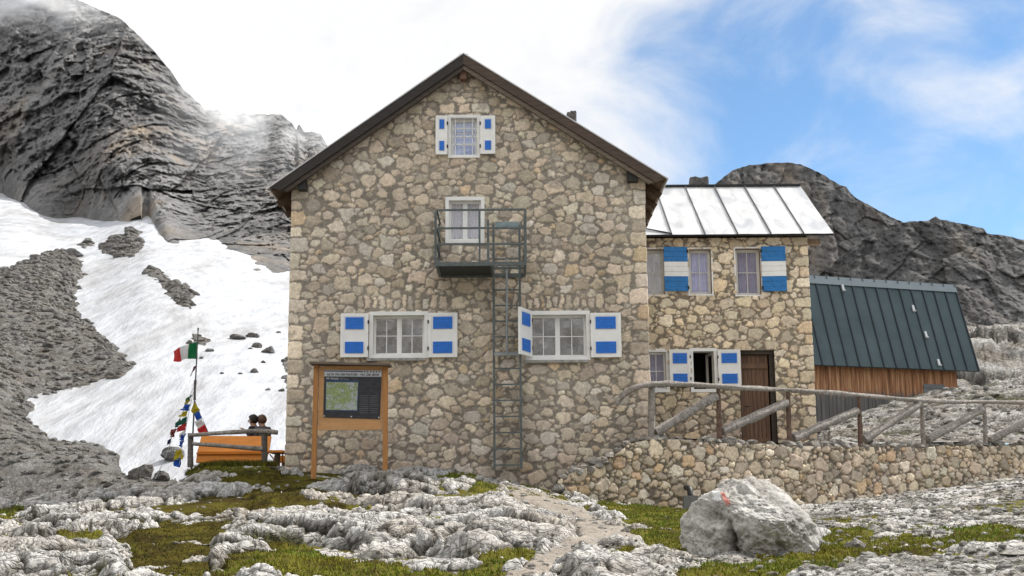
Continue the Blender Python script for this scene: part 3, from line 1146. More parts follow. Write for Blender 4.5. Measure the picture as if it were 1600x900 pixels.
while zz < zt_:
    m.bar((xl0 + .02, LY, zz), (xl1 - .02, LY, zz), .028)
    if kk % 4 == 1:
        for xx in (xl0, xl1):
            m.bar((xx, LY + .01, zz + .06), (xx, YF + .01, zz + .06), .03)
    zz += dz; kk += 1
m.build('ladder', M['steel'], fe)
m = MB()
xx = P(792, 480, LY).x
m.tube([(xx, LY - .04, P(792, 555, LY).z), (xx, LY - .04, P(792, 405, LY).z)], .022, 10)
m.box(xl0, xl1, LY - .05, LY - .02, P(790, 556, LY).z, P(790, 551, LY).z)
m.build('slide_bar', painted('zinc', (.3, .33, .34), .4, .15, 10, .3), fe)

# ------------------------------------------------------------------ ANNEX
YW = 30.0
annex = empty('stone_annex', (P(1140, 600, YW).x, YW, 1.7), 'lower stone annex with shiny metal roof and wooden door on the hut right side', 'house')
AX1 = P(1268.5, 530, YW).x
ZW0 = 1.3
YE = YW - .32
YRID = YW + 2.85
eL = P(1010, 367, YE); eR = P(1302.5, 364.5, YE)
rR = P(1248.5, 290.5, YRID)
zE = .5 * (eL.z + eR.z); zR = rR.z
# windows
U1 = rect(1008, 387, 1041, 463, YW); U2 = rect(1074.5, 387, 1114, 462, YW); U3 = rect(1147.5, 386, 1191, 463, YW)
L1 = rect(1008, 545, 1046, 613, YW); L2 = rect(1078.5, 544, 1121, 613, YW)
U1 = (P(1002, 400, YW).x,) + U1[1:]; L1 = (P(1002, 400, YW).x,) + L1[1:]
DR = rect(1157, 547, 1212.5, 700, YW); DR = (DR[0], DR[1], 1.55, DR[3])
wh = []
for r in (U1, U2, U3, L1, L2):
    q = inset(r, .04); wh.append((0, q[0] - XR, q[1] - XR, q[2], q[3]))
wh.append((0, DR[0] - XR, DR[1] - XR, ZW0 - 1, DR[3]))
laid_wall('wall', [(XR, YW), (AX1, YW), (AX1, YW + 5.7)], lambda sg, l: zE - .02 if sg == 0 else zE - .02 + (zR - zE) * (1 - abs(l - 2.85) / 2.85) * .98, ZW0, wh, M['masonry'], annex, 23, .03,
          [(.125, 10), (.10, 40), (.08, 100), (.062, 220), (.046, 400), (.032, 400)], PAL_WING, (1,), (1,), joint=.12, H=7.6, mortar=(.185, .158, .122), bright=1.15, lim=1.04, sat=.9)
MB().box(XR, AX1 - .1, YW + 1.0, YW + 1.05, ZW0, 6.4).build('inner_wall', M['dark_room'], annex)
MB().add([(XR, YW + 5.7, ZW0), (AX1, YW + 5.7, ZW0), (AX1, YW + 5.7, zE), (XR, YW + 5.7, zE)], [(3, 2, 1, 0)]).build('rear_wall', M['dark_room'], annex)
# roof (front and back slope) that runs into the main roof
m = MB()
TT = .06
xl_e = XR + .05
xl_r = ER.x - (zR - ER.z) / ((A.z - ER.z) / (ER.x - A.x)) + .12
xr_e, xr_r = eR.x, eR.x
sd = Vector((0, YRID - YE, zR - zE)).normalized(); sn = Vector((0, -sd.z, sd.y))
NR = 24; NC = 60
Vt = np.zeros((NR + 1, NC + 1, 3), np.float32)
for i in range(NR + 1):
    v = i / NR
    xa = xl_e * (1 - v) + xl_r * v
    for j in range(NC + 1):
        x = xa + (eR.x - xa) * j / NC
        b_ = .012 * float(perlin(np.float32(x * 1.7), np.float32(v * 2.5)))
        Vt[i, j] = (x, YE + (YRID - YE) * v + sn.y * b_, zE + (zR - zE) * v + sn.z * b_ + .0)
top = Vt.reshape(-1, 3)
nn = (NC + 1)
fs = [(i * nn + j, i * nn + j + 1, (i + 1) * nn + j + 1, (i + 1) * nn + j) for i in range(NR) for j in range(NC)]
m.add([tuple(v) for v in top], fs, 0, True)
# underside + edges
ua = Vector((xl_e, YE, zE)); ub = Vector((eR.x, YE, zE)); uc = Vector((eR.x, YRID, zR)); ud = Vector((xl_r, YRID, zR))
off = sn * .05
m.add([ua - off, ub - off, uc - off, ud - off], [(3, 2, 1, 0)], 1)
m.add([ua, ub, ub - off, ua - off], [(3, 2, 1, 0)], 2)
m.add([ub, uc, uc - off, ub - off], [(3, 2, 1, 0)], 2)
# back slope
yb = 2 * YRID - YE
m.add([(xl_r, YRID, zR), (eR.x, YRID, zR), (eR.x, yb, zE), (xl_e, yb, zE)], [(0, 1, 2, 3)], 0)
m.add([(xl_r, YRID, zR - .06), (eR.x, YRID, zR - .06), (eR.x, yb, zE - .06), (xl_e, yb, zE - .06)], [(3, 2, 1, 0)], 1)
rf = m.build('roof', [M['bright_metal'], M['dark_wood_soffit'], M['black']], annex)
m = MB()
for (pe, pr) in ((1049.5, 1029), (1101.7, 1065.7), (1152.6, 1111), (1204.7, 1156.9), (1255.9, 1202.7)):
    a = P(pe, 366, YE); r_ = P(pr, 292, YRID)
    xm = a.x
    m.bar(Vector((xm, YE - .005, zE)) + sn * .018, Vector((xm, YRID, zR)) + sn * .018, .022, .035, sn)
m.build('seam', painted('seam_metal', (.05, .055, .06), .5, .1), annex)
m = MB()
m.bar((xl_r, YRID, zR + .02), (eR.x, YRID, zR + .02), .12, .05)
m.build('ridge_cap', M['black'], annex)
m = MB()
a = P(1011, 352, YE + .3); b_ = P(1050, 366.5, YE)
m.bar((XR + .06, YE + .55, zE + .55 * (zR - zE) / (YRID - YE) + .03), (b_.x, YE, zE + .025), .03, .03)
m.build('flashing', M['black'], annex)
# purlin end under the right verge
for (yy, zz) in ((YW + .2, zE - .02), (YRID, zR - .22), (YW + 5.4, zE - .02)):
    MB().box(AX1 - .3, eR.x - .22, yy - .08, yy + .08, zz - .14, zz - .01).build('purlin_end', wood('light_beam_end', (.22, .15, .10), (.4, .3, .2), (20, 3, 3)), annex)
rough_block('chimney', P(1092, 286, YRID + .7).x, YRID + .7, zR - .8, P(1092, 279.5, YRID + .7).z, .5, .5, 9, annex, M['snow_rock'])

window(annex, U1, YW, mull=0, bars=(1, 1), casing=.035, lining='brown_reveal', curtain='lace', glass='glass', sill=False, depth=.14, sash_mat='white_inner', sash_w=.07, proud=.02)
window(annex, U2, YW, mull=0, bars=(1, 1), casing=.035, lining='brown_reveal', curtain='curtain_pale', glass='glass_soft', sill=False, depth=.14, sash_mat='white_inner', sash_w=.07, proud=.02)
window(annex, U3, YW, mull=0, bars=(1, 1), casing=.035, lining='brown_reveal', curtain='curtain_mauve', glass='glass_soft', sill=False, depth=.14, sash_mat='white_inner', sash_w=.07, proud=.02)
window(annex, L1, YW, mull=0, bars=(1, 1), casing=.075, curtain='curtain_mauve', glass='glass_soft', sill=False, depth=.14)
# open ground-floor window: no sash in front, the leaf stands inwards
o = None
x0, x1, z0, z1 = L2
w = MB(); c = .075
w.box(x0, x1, YW - .03, YW + .04, z1 - c, z1); w.box(x0, x1, YW - .03, YW + .04, z0, z0 + c)
w.box(x0, x0 + c, YW - .028, YW + .04, z0 + c, z1 - c); w.box(x1 - c, x1, YW - .028, YW + .04, z0 + c, z1 - c)
i0, i1, j0, j1 = inset(L2, c)
w.box(i0 - .03, i0, YW + .04, YW + .3, j0 - .03, j1 + .03, 1); w.box(i1, i1 + .03, YW + .04, YW + .3, j0 - .03, j1 + .03, 1)
w.box(i0, i1, YW + .04, YW + .3, j1, j1 + .03, 1); w.box(i0, i1, YW + .04, YW + .3, j0 - .03, j0, 1)
o = w.build('window', [M['white_paint'], M['white_inner']], annex)
s = MB()
Mx = Matrix.Translation((i1 - .005, YW + .17, 0)) @ Matrix.Rotation(R(-78), 4, 'Z')
ww = i1 - i0 - .01
for (a, b_, c_, d_) in ((-ww, 0, j1 - .06, j1 - .005), (-ww, 0, j0 + .005, j0 + .06), (-ww, -ww + .06, j0 + .06, j1 - .06), (-.06, 0, j0 + .06, j1 - .06)):
    s.box(a, b_, 0, .05, c_, d_, 0, Mx)
s.build('sash', M['white_inner'], o)
MB().add([Mx @ Vector(v) for v in ((-ww, .025, j0 + .03), (0, .025, j0 + .03), (0, .025, j1 - .03), (-ww, .025, j1 - .03))], [(0, 1, 2, 3)]).build('pane', M['glass'], o)
# shutters
SHW = [M['white_paint'], M['blue_paint_b'], M['black']]


def striped(px0, px1, py0, py1, side, ang):
    x0, x1, z0, z1 = rect(px0, py0, px1, py1, YW)
    m = MB(); hx = x0 if side > 0 else x1; w_ = x1 - x0
    Mx = Matrix.Translation((hx, YW - .05, 0)) @ Matrix.Rotation(ang, 4, 'Z')
    a, b_ = (0, w_) if side > 0 else (-w_, 0)
    nb = 9
    for i in range(nb):
        h0, h1 = z0 + (z1 - z0) * i / nb, z0 + (z1 - z0) * (i + 1) / nb
        m.box(a, b_, -.035 + (i % 2) * .003, 0, h0 + .003, h1 - .002, 0 if 3 <= i < 6 else 1, Mx)
    m.box(a + .03, b_ - .03, .001, .02, z0 + .1, z0 + .16, 0, Mx); m.box(a + .03, b_ - .03, .001, .02, z1 - .16, z1 - .1, 0, Mx)
    for fz in (.08, .9):
        m.box(-.02, .02, -.045, -.01, z0 + (z1 - z0) * fz - .04, z0 + (z1 - z0) * fz + .04, 2, Mx)
    m.build('shutter', SHW, annex)


striped(1037, 1074, 387, 456, -1, R(3))
striped(1189.5, 1227, 386, 456, 1, R(-3))
SHL = [M['white_paint'], M['blue_paint'], M['black']]
sh_at(annex, 1045.5, 1078, 547, 604, YW, -1, [(.16, .84, .1, .38), (.16, .84, .66, .94)], SHL, R(2))
sh_at(annex, 1121.5, 1156.5, 547, 605, YW, 1, [(.16, .84, .1, .36), (.16, .84, .65, .91)], SHL, R(-2))
# door
d0, d1_, dz0, dz1 = DR
m = MB()
nb = 7
pw = (d1_ - d0 - .16) / nb
for i in range(nb):
    m.box(d0 + .03 + i * pw + .004, d0 + .03 + (i + 1) * pw - .004, YW + .16 + (i % 2) * .006, YW + .21, dz0, dz1 - .1)
m.box(d0 + .03, d1_ - .13, YW + .215, YW + .22, dz0, dz1 - .1, 1)
m.box(d0 + .04, d1_ - .14, YW + .125, YW + .165, dz0 + .25, dz0 + .37); m.box(d0 + .04, d1_ - .14, YW + .125, YW + .165, dz1 - .42, dz1 - .30)
dr = m.build('door', [M['door_wood'], M['black']], annex)
m = MB()
m.box(d0 - .01, d1_ + .01, YW + .06, YW + .3, dz1 - .09, dz1 + .01)
m.box(d1_ - .10, d1_ + .01, YW + .1, YW + .3, dz0, dz1 - .09)
m.box(d0 - .01, d0 + .025, YW + .06, YW + .3, dz0, dz1 - .09)
m.build('door_frame', M['dark_wood'], dr)
m = MB(); m.tube([(d0 + .12, YW + .12, dz0 + 1.1), (d0 + .12, YW + .07, dz0 + 1.1), (d0 + .22, YW + .07, dz0 + 1.1)], .011, 8)
m.build('handle', M['black'], dr)

# ------------------------------------------------------------------ INFORMATION BOARD
YI = 23.2
ib = empty('information_board', (P(548, 735, YI).x, YI, P(548, 735, YI).z), 'wooden trail information board with map poster before the stone gable', 'sign')
for (xa, ya, xb, yb) in ((494.5, 569, 490, 748), (602.5, 571, 602, 752)):
    a = P(xa, ya, YI); b_ = P(xb, yb, YI)
    MB().bar(b_, a, .085, .085, (0, 1, 0)).build('post', M['pine'], ib)
xa, xb, za, zb = rect(498, 577, 598, 668, YI)
m = MB()
mid = za + (zb - za) * .545
m.box(xa, xb, YI - .01, YI + .015, za, mid - .003); m.box(xa, xb, YI - .01, YI + .015, mid + .003, zb)
m.box(xa, xb, YI - .03, YI + .03, zb - .005, zb + .055); m.box(xa, xb, YI - .035, YI + .035, za - .045, za + .025)
m.build('panel', M['ply'], ib)
m = MB()
q0 = P(486, 568.5, YI); q1 = P(611, 571.5, YI)
m.bar((q0.x, YI - .03, q0.z), (q1.x, YI - .03, q1.z), .36, .04)
m.build('roof', wood('board_roof', (.10, .075, .06), (.22, .17, .13), (2, 30, 30)), ib)
# poster
k = NT('map_print')
p = k.pos()
f = k.noise(p, 9, 8, .7, .8); f2 = k.noise(p, 28, 6, .7, 1.0)
c = k.ramp(f, [(0.40, (.40, .42, .44, 1)), (0.50, (.22, .29, .12, 1)), (0.58, (.27, .33, .12, 1)), (0.66, (.42, .44, .40, 1))])
c = k.mix(.7, c, k.ramp(f2, [(0.35, g3(.45)), (0.6, g3(1.25))]), 'MULTIPLY')
k.color(c); k.b.inputs['Roughness'].default_value = .35
M['map'] = k.m
k = NT('dark_print')
p = k.pos()
f = k.noise(k.pos((3, 1, 14)), 3.2, 5, .7)
k.color(k.ramp(f, [(0.35, (.008, .009, .013, 1)), (0.7, (.045, .045, .055, 1))])); k.b.inputs['Roughness'].default_value = .3
M['print_dark'] = k.m
M['print_white'] = painted('print_white', (.55, .58, .62), .4, .05)
M['print_black'] = painted('print_black', (.012, .012, .014), .4, .05)
M['print_blue'] = painted('print_blue', (.02, .05, .12), .4, .05)
M['print_grey'] = painted('print_grey', (.13, .13, .14), .5, .05)
YP = YI - .022


def ppt(px, py, lift=0.0):
    q = P(px, py, YP - lift)
    return (q.x, q.y, q.z)


def pquad(m, a, b, c, d, lift, mi):
    m.add([ppt(*a, lift), ppt(*b, lift), ppt(*c, lift), ppt(*d, lift)], [(3, 2, 1, 0)], mi)


m = MB()
pquad(m, (507, 578), (596.5, 579), (593.5, 655), (505, 652), 0, 0)
pquad(m, (507, 578), (596.5, 579), (596, 588.7), (506.7, 588), .003, 1)
pquad(m, (507.2, 578.8), (567, 579.8), (567, 581.4), (507.2, 580.4), .005, 4)
for i, xx in enumerate((568.5, 573, 578, 582.5, 587, 591.5)):
    pquad(m, (xx, 579.8), (xx + 2.4, 579.9), (xx + 2.4, 581.8), (xx, 581.7), .005, 2)
pquad(m, (508.8, 593.6), (560.5, 594.2), (558.8, 643), (508.2, 642), .003, 4)
pquad(m, (510, 597), (559.3, 597.5), (557.5, 641), (509, 640.3), .005, 3)
for i in range(9):
    yy = 618 + i * 3.3
    pquad(m, (562, yy), (575.5, yy + .2), (575.5, yy + .9), (562, yy + .7), .003, 5)
    pquad(m, (578, yy), (591, yy + .2), (591, yy + .9), (578, yy + .7), .003, 5)
ps = m.build('poster', [M['print_dark'], M['print_white'], M['print_black'], M['map'], M['print_blue'], M['print_grey']], ib)
for (px, py) in ((506.5, 650), (549, 651), (592, 652.5)):
    q = P(px, py, YP - .01)
    m = MB(); m.tube([(q.x, YP, q.z), (q.x, YP - .02, q.z)], .013, 10)
    m.build('pin', M['print_white'], ps)


def text_mesh(txt, px0, px1, py_base, h_px, mat, lift, bold=.0, parent=None):
    cu = bpy.data.curves.new('lettering', 'FONT')
    cu.body = txt; cu.size = 1; cu.extrude = 0.0; cu.offset = bold
    tmp = bpy.data.objects.new('lettering_source', cu)
    COL.objects.link(tmp)
    dg = bpy.context.evaluated_depsgraph_get()
    me = bpy.data.meshes.new_from_object(tmp.evaluated_get(dg))
    bpy.data.objects.remove(tmp)
    co = np.zeros(len(me.vertices) * 3, np.float32); me.vertices.foreach_get('co', co); co = co.reshape(-1, 3)
    w = co[:, 0].max() - co[:, 0].min(); h = .72
    a = P(px0, py_base, YP - lift); b_ = P(px1, py_base + .7, YP - lift)
    hz = P(px0, py_base - h_px, YP - lift).z - a.z
    t = (co[:, 0] - co[:, 0].min()) / w
    out = np.zeros_like(co)
    out[:, 0] = a.x + (b_.x - a.x) * t; out[:, 1] = YP - lift
    out[:, 2] = a.z + (b_.z - a.z) * t + co[:, 1] / h * hz
    me.vertices.foreach_set('co', out.ravel()); me.update()
    me.materials.clear()
    return link('lettering', me, mat, parent)


text_mesh('ALTA VIA DEI PASTORI - VAL DEL BIOIS', 510.5, 592.5, 586.6, 3.4, M['print_black'], .006, .03, ps)
text_mesh('RIF. MULAZ', 510, 529, 592.2, 2.4, M['print_white'], .006, .03, ps)
text_mesh('2571 m s.l.m.', 531, 545, 592.4, 1.6, M['print_white'], .006, .0, ps)
# ------------------------------------------------------------------ GROUND
KP = [-900, 0, 255, 305, 450, 620, 740, 800, 900, 1060, 1280, 1440, 1600, 2500]
KD = [2, 6, 9, 13, 18, 22, 25, 28, 31, 34, 44, 60]
KZ = [
    [-1.4, -.75, -.41, -.22, .12, .40, .42, .0, -.4, -.8, -1.5, -1.5],
    [-1.4, -.75, -.41, -.22, .12, .42, .45, .1, -.3, -.8, -1.5, -1.5],
    [-1.4, -.75, -.41, -.22, .14, .58, .80, .5, .1, -.4, -1.0, -1.5],
    [-1.4, -.75, -.41, -.20, .16, .68, 1.15, 1.29, 1.31, 1.2, -.4, -1.2],
    [-1.4, -.75, -.41, -.18, .20, .72, 1.12, 1.28, 1.30, 1.2, .6, 0],
    [-1.4, -.75, -.41, -.18, .22, .74, 1.06, 1.1, 1.2, 1.2, 1.2, 1],
    [-1.4, -.75, -.41, -.18, .24, .72, .98, 1.1, 1.2, 1.2, 1.2, 1],
    [-1.4, -.75, -.41, -.20, .18, .60, .82, 1.0, 1.2, 1.2, 1.2, 1],
    [-1.4, -.75, -.41, -.22, .06, .38, .55, .8, 1.0, 1.2, 1.2, 1],
    [-1.4, -.75, -.42, -.24, .0, .16, .26, .4, .5, .8, 1.0, 1],
    [-1.4, -.75, -.42, -.24, .0, .18, .30, .34, .5, .8, 1.0, 1],
    [-1.4, -.75, -.40, -.2, .06, .32, .48, .60, .7, .8, 1.0, 1],
    [-1.4, -.75, -.38, -.15, .16, .48, .70, .88, 1.04, 1.1, 1.2, 1],
    [-1.4, -.75, -.30, .0, .4, .8, 1.1, 1.3, 1.5, 1.6, 1.6, 1.6]]
KZ = np.array(KZ)
UF = np.linspace(-900, 2500, 341); LD = np.linspace(math.log(2), math.log(60), 240)
tab = np.array([np.interp(LD, np.log(KD), r) for r in KZ])
tab = np.array([np.interp(UF, KP, tab[:, j]) for j in range(tab.shape[1])]).T
tab = boxblur(boxblur(tab, 2), 2)


def G(px, d):
    u = np.clip((px - UF[0]) / (UF[1] - UF[0]), 0, len(UF) - 1.001)
    v = np.clip((np.log(np.maximum(d, 2.0)) - LD[0]) / (LD[1] - LD[0]), 0, len(LD) - 1.001)
    i = u.astype(int); j = v.astype(int); a = u - i; b = v - j
    return (tab[i, j] * (1 - a) + tab[i + 1, j] * a) * (1 - b) + (tab[i, j + 1] * (1 - a) + tab[i + 1, j + 1] * a) * b


def G1(x, y):
    return float(G(np.array([800 + x / y / .985 * 2000]), np.array([y]))[0])


def cols(a, b, fine0, fine1, st, so):
    return np.concatenate([np.arange(a, fine0, so), np.arange(fine0, fine1, st), np.arange(fine1, b + 1, so)])


TURF = [[(185, 850), (250, 810), (330, 795), (365, 808), (335, 850), (318, 905), (180, 905), (215, 872)],
        [(310, 905), (368, 862), (480, 852), (520, 868), (560, 886), (700, 886), (835, 850), (845, 860), (770, 897), (745, 905)],
        [(880, 780), (1000, 783), (1090, 795), (1080, 850), (1010, 848), (965, 815)],
        [(1020, 910), (1090, 882), (1280, 852), (1300, 822), (1370, 818), (1330, 845), (1600, 822), (1610, 842), (1420, 858), (1250, 884), (1170, 910)],
        [(745, 752), (830, 758), (895, 776), (880, 790), (800, 770)],
        [(285, 722), (430, 722), (430, 736), (285, 737)],
        [(660, 728), (745, 730), (740, 745), (670, 744)],
        [(905, 858), (1010, 850), (1000, 866), (930, 872)],
        [(395, 765), (470, 760), (470, 775), (400, 778)],
        [(510, 790), (580, 786), (578, 800), (515, 806)],
        [(-20, 800), (30, 796), (30, 815), (-20, 820)],
        [(60, 905), (140, 890), (180, 905)],
        [(90, 830), (160, 825), (150, 840), (95, 842)]]
PATH = [[(780, 754), (830, 764), (890, 786), (950, 812), (998, 838), (950, 850), (895, 862), (840, 888), (790, 905), (772, 905), (812, 884), (855, 858), (905, 836), (903, 816), (862, 797), (805, 772)]]
MOSS_AND_SHADE = [[(140, 760), (480, 740), (560, 800), (400, 850), (320, 905), (150, 905), (210, 850)]]  # mossy zone whose shade is also darkened into rock, turf and blade colours
BROWN = [[(1380, 825), (1500, 812), (1520, 824), (1400, 838)]]

pxs = cols(-420, 2020, -90, 1690, 1.6, 9)
ds = np.exp(np.arange(math.log(4.6), math.log(46), .0034))
PX, D_ = np.meshgrid(pxs, ds)
X_ = (PX - 800) / 2000 * .985 * D_
G0 = G(PX, D_)
gx, gy = proj(X_, D_, G0)


def maxpoly(polys, gx, gy):
    r = None
    for pl in polys:
        s_ = sdist(gx, gy, pl)
        r = s_ if r is None else np.maximum(r, s_)
    return r


wob = 15 * fbm(X_ * 1.1, D_ * .9, o=6, gain=.6) + 5 * fbm(X_ * 6, D_ * 6, o=3)
tm = maxpoly(TURF, gx, gy) * 1.0 + wob * 1.3
pm = maxpoly(PATH, gx, gy) + wob * .6
dm = sstep(-25, 15, maxpoly(MOSS_AND_SHADE, gx, gy) + wob * 2)
# rock relief
wx = X_ + .35 * fbm(X_ * .8, D_ * .8, o=4); wy = D_ + .35 * fbm(X_ * .8 + 31, D_ * .8, o=4)
r1 = ridged(wx * .42, wy * .55 + wx * .12, o=6, gain=.52)          # outcrops
r2 = ridged(wx * 1.7 + wy * .5, wy * 2.4, o=5, gain=.6)             # karren
r3 = fbm(X_ * 7, D_ * 10, o=4, gain=.6)
steps = fbm(wx * .9, wy * 1.4, o=3)
led = np.floor(steps * 3.5) / 3.5 * .6 + steps * .4
right = sstep(960, 1080, gx)
amp = 1 - .72 * right
fade = sstep(46, 30, D_) * .6 + .4
b1, c1 = blocks(wx * .9 + .3 * wy, wy * 1.35, 1, .9, .16); b2, c2 = blocks(wx * 2.6 + wy, wy * 3.6, 7, .9, .18); b3, c3 = blocks(wx * 7.5, wy * 10 + wx * 2, 13, .9, .22)
patchy = fbm(X_ * 3.1 + 4, D_ * 2.2, o=5, gain=.6)
rs = ridged(wx * .36 + 2, wy * .42 + wx * .1, o=4, gain=.42)
slab = .52 * (rs - .60) + .10 * led
slab = np.where(slab > 0, .13 * np.tanh(slab / .13), slab * 1.15)
rel = (slab + .095 * b1 - .075 * c1 + .018 * b2 - .030 * c2 + .003 * b3 - .006 * c3 + .012 * (r2 - .55) + .03 * patchy) * amp + (.05 * fbm(X_ * 1.9, D_ * 1.5, o=6, gain=.62)) * right
sup = np.maximum(sstep(-14, 10, tm), sstep(-12, 6, pm))
rock = G0 + (rel + .07 * patchy * sup) * fade * (1 - .25 * sup) - .095 * sup
# the house, the terrace and the walls stand on flat ground: never let rock climb their faces
inside_house = (X_ > XL - .35) & (D_ > YF - .5) & (X_ < XR)
rock = np.where(inside_house, np.minimum(rock, G0 + .10), rock)
behind_bench = (gx > 275) & (gx < 455) & (D_ > 25.6)
rock = np.where(behind_bench, np.minimum(rock, G0 - .02), rock)
rz = rock
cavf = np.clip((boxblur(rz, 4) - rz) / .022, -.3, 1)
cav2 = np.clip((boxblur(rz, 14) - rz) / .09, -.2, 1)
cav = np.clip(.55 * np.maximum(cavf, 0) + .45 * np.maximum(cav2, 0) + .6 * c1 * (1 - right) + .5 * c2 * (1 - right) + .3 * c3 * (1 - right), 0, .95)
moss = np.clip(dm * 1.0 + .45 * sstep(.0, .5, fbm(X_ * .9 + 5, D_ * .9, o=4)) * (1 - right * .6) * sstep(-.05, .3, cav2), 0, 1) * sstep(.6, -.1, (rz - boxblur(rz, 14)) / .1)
V = np.stack([X_, D_, rock], -1)
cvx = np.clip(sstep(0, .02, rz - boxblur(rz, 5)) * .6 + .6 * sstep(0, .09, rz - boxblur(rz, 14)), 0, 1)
grav = right * .9
moss = np.maximum(moss, right * .75 * sstep(.05, .45, fbm(X_ * .8 + 20, D_ * .45, o=5)))
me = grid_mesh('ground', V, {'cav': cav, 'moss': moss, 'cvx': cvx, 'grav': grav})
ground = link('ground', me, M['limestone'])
tag(ground, 'pale fractured limestone bedrock in front of the hut', kind='structure')

turf_z = G0 + np.clip(tm / 60, -.4, .015) + .06 * fbm(X_ * 1.6, D_ * 1.6, o=5) + .02 * fbm(X_ * 6, D_ * 6, o=3) - .04
hollow = G0 - .15 * (1 - right) - .055 * right + .07 * fbm(X_ * .7 + 9, D_ * .7, o=4) + .07 * dm
turf_z = np.maximum(turf_z, hollow)
turf_z = np.where(behind_bench, G0 - .06, turf_z)
turf_z = np.where(inside_house, G0 - .1, turf_z)
sl = (slice(None, None, 2), slice(None, None, 2))
Vt = np.stack([X_, D_, turf_z], -1)[sl]
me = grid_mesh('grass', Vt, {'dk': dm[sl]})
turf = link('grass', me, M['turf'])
tag(turf, 'moss and short alpine grass filling the hollows between the rocks', kind='stuff')
pz = G0 + np.clip(pm / 70, -.4, .02) + .02 * fbm(X_ * 2, D_ * 2, o=4) + .008 * fbm(X_ * 14, D_ * 14, o=2) - .02
Vp = np.stack([X_, D_, pz], -1)[sl]
PXs = PX[sl]; Ds = D_[sl]
msk = ((PXs > 700) & (PXs < 1080) & (Ds < 27))[:-1, :-1]
me = grid_mesh('path', Vp, None, msk)
tag(link('path', me, M['path']), 'pale gravel footpath climbing to the hut corner', kind='structure')

# wide coarse apron so that the ground goes on outside the picture and behind the camera
gxs, gys = np.meshgrid(np.linspace(-70, 70, 120), np.linspace(-60, 46, 110))
ap = -1.75 - .02 * np.abs(gys) * (gys < 0) + .25 * fbm(gxs * .3, gys * .3, o=4)
ap = np.where(gys > 3, np.minimum(ap, G(800 + gxs / np.maximum(gys, 3) / .985 * 2000, np.maximum(gys, 3)) - .8), ap)
V = np.stack([gxs, gys, ap], -1)
tag(link('ground', grid_mesh('ground_far', V), M['limestone']), 'limestone slope around the viewpoint', kind='structure')

# grass blades
okm = (turf_z > rock + .004) & (turf_z > pz) & (gx > -60) & (gx < 1660) & (D_ < 27) & (D_ > 7.5)
ii = np.argwhere(okm)
wgt = (D_[okm] ** 1.6) * np.where(gx[okm] > 880, 1.1, .9) * (tm[okm] > -6 * 1.0 + 0 * tm[okm]).astype(float) + 1e-6 * 1
wgt = wgt * np.where(tm[okm] > 0, 1.0, .25)
sel = RNG.choice(len(ii), 60000, p=wgt / wgt.sum())
bi = ii[sel]
bxp = X_[bi[:, 0], bi[:, 1]] + RNG.normal(0, .015, len(bi)); byp = D_[bi[:, 0], bi[:, 1]] + RNG.normal(0, .03, len(bi)); bzp = turf_z[bi[:, 0], bi[:, 1]]
bh = RNG.uniform(.010, .030, len(bi)) * (1 + .8 * RNG.random(len(bi)) ** 4) * (1 - .5 * dm[bi[:, 0], bi[:, 1]]); ba = RNG.uniform(0, 6.28, len(bi)); bw = RNG.uniform(.005, .011, len(bi))
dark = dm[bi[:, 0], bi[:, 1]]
lx = RNG.normal(0, .5, len(bi)) * bh; ly = RNG.normal(0, .5, len(bi)) * bh
nt_ = 2600
tpx = RNG.uniform(286, 428, nt_); td = RNG.uniform(25.3, 26.3, nt_)
tx = (tpx - 800) / 2000 * .985 * td
th_ = RNG.uniform(.05, .13, nt_)
tz = G(tpx, td) + .0
bxp = np.concatenate([bxp, tx]); byp = np.concatenate([byp, td]); bzp = np.concatenate([bzp, tz]); bh = np.concatenate([bh, th_])
ba = np.concatenate([ba, RNG.uniform(0, 6.28, nt_)]); bw = np.concatenate([bw, RNG.uniform(.006, .014, nt_)]); dark = np.concatenate([dark, RNG.uniform(.45, 1, nt_)])
bi = np.zeros((len(bxp), 2), int)
lx = RNG.normal(0, .5, len(bi)) * bh; ly = RNG.normal(0, .5, len(bi)) * bh
co = np.zeros((len(bi), 3, 3), np.float32)
co[:, 0] = np.stack([bxp - np.cos(ba) * bw, byp - np.sin(ba) * bw, bzp - .012], 1)
co[:, 1] = np.stack([bxp + np.cos(ba) * bw, byp + np.sin(ba) * bw, bzp - .012], 1)
co[:, 2] = np.stack([bxp + lx, byp + ly, bzp + bh], 1)
hue = fbm(bxp * .7, byp * .7, o=3)
bright = np.clip(.75 + .25 * RNG.normal(0, 1, len(bi)), .3, 1.5)
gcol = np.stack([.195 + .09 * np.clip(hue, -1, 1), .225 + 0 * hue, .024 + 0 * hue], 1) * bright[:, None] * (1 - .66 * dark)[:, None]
dry = (RNG.random(len(bi)) < .16 + .25 * dark)[:, None]
gcol = np.where(dry, np.array([[.22, .16, .06]]) * bright[:, None] * (1 - .4 * dark)[:, None], gcol)
k = NT('grass_blades'); k.color(k.attr('col').outputs['Color']); k.b.inputs['Specular IOR Level'].default_value = .1
k.b.inputs['Subsurface Weight'].default_value = 0.0
me = quads_mesh('grass_blades', co.reshape(-1, 3), np.arange(len(bi) * 3).reshape(-1, 3), {'col': np.repeat(gcol, 3, axis=0)})
tag(link('grass', me, k.m), 'tufts of short grass blades on the turf', kind='stuff')


# ------------------------------------------------------------------ loose rocks
def ico(sub):
    import bmesh
    bm = bmesh.new(); bmesh.ops.create_icosphere(bm, subdivisions=sub, radius=1)
    co = np.array([v.co[:] for v in bm.verts], np.float32); f = np.array([[v.index for v in fc.verts] for fc in bm.faces], np.int32)
    bm.free(); return co, f


ICO = {s: ico(s) for s in (1, 2, 3, 4, 6)}


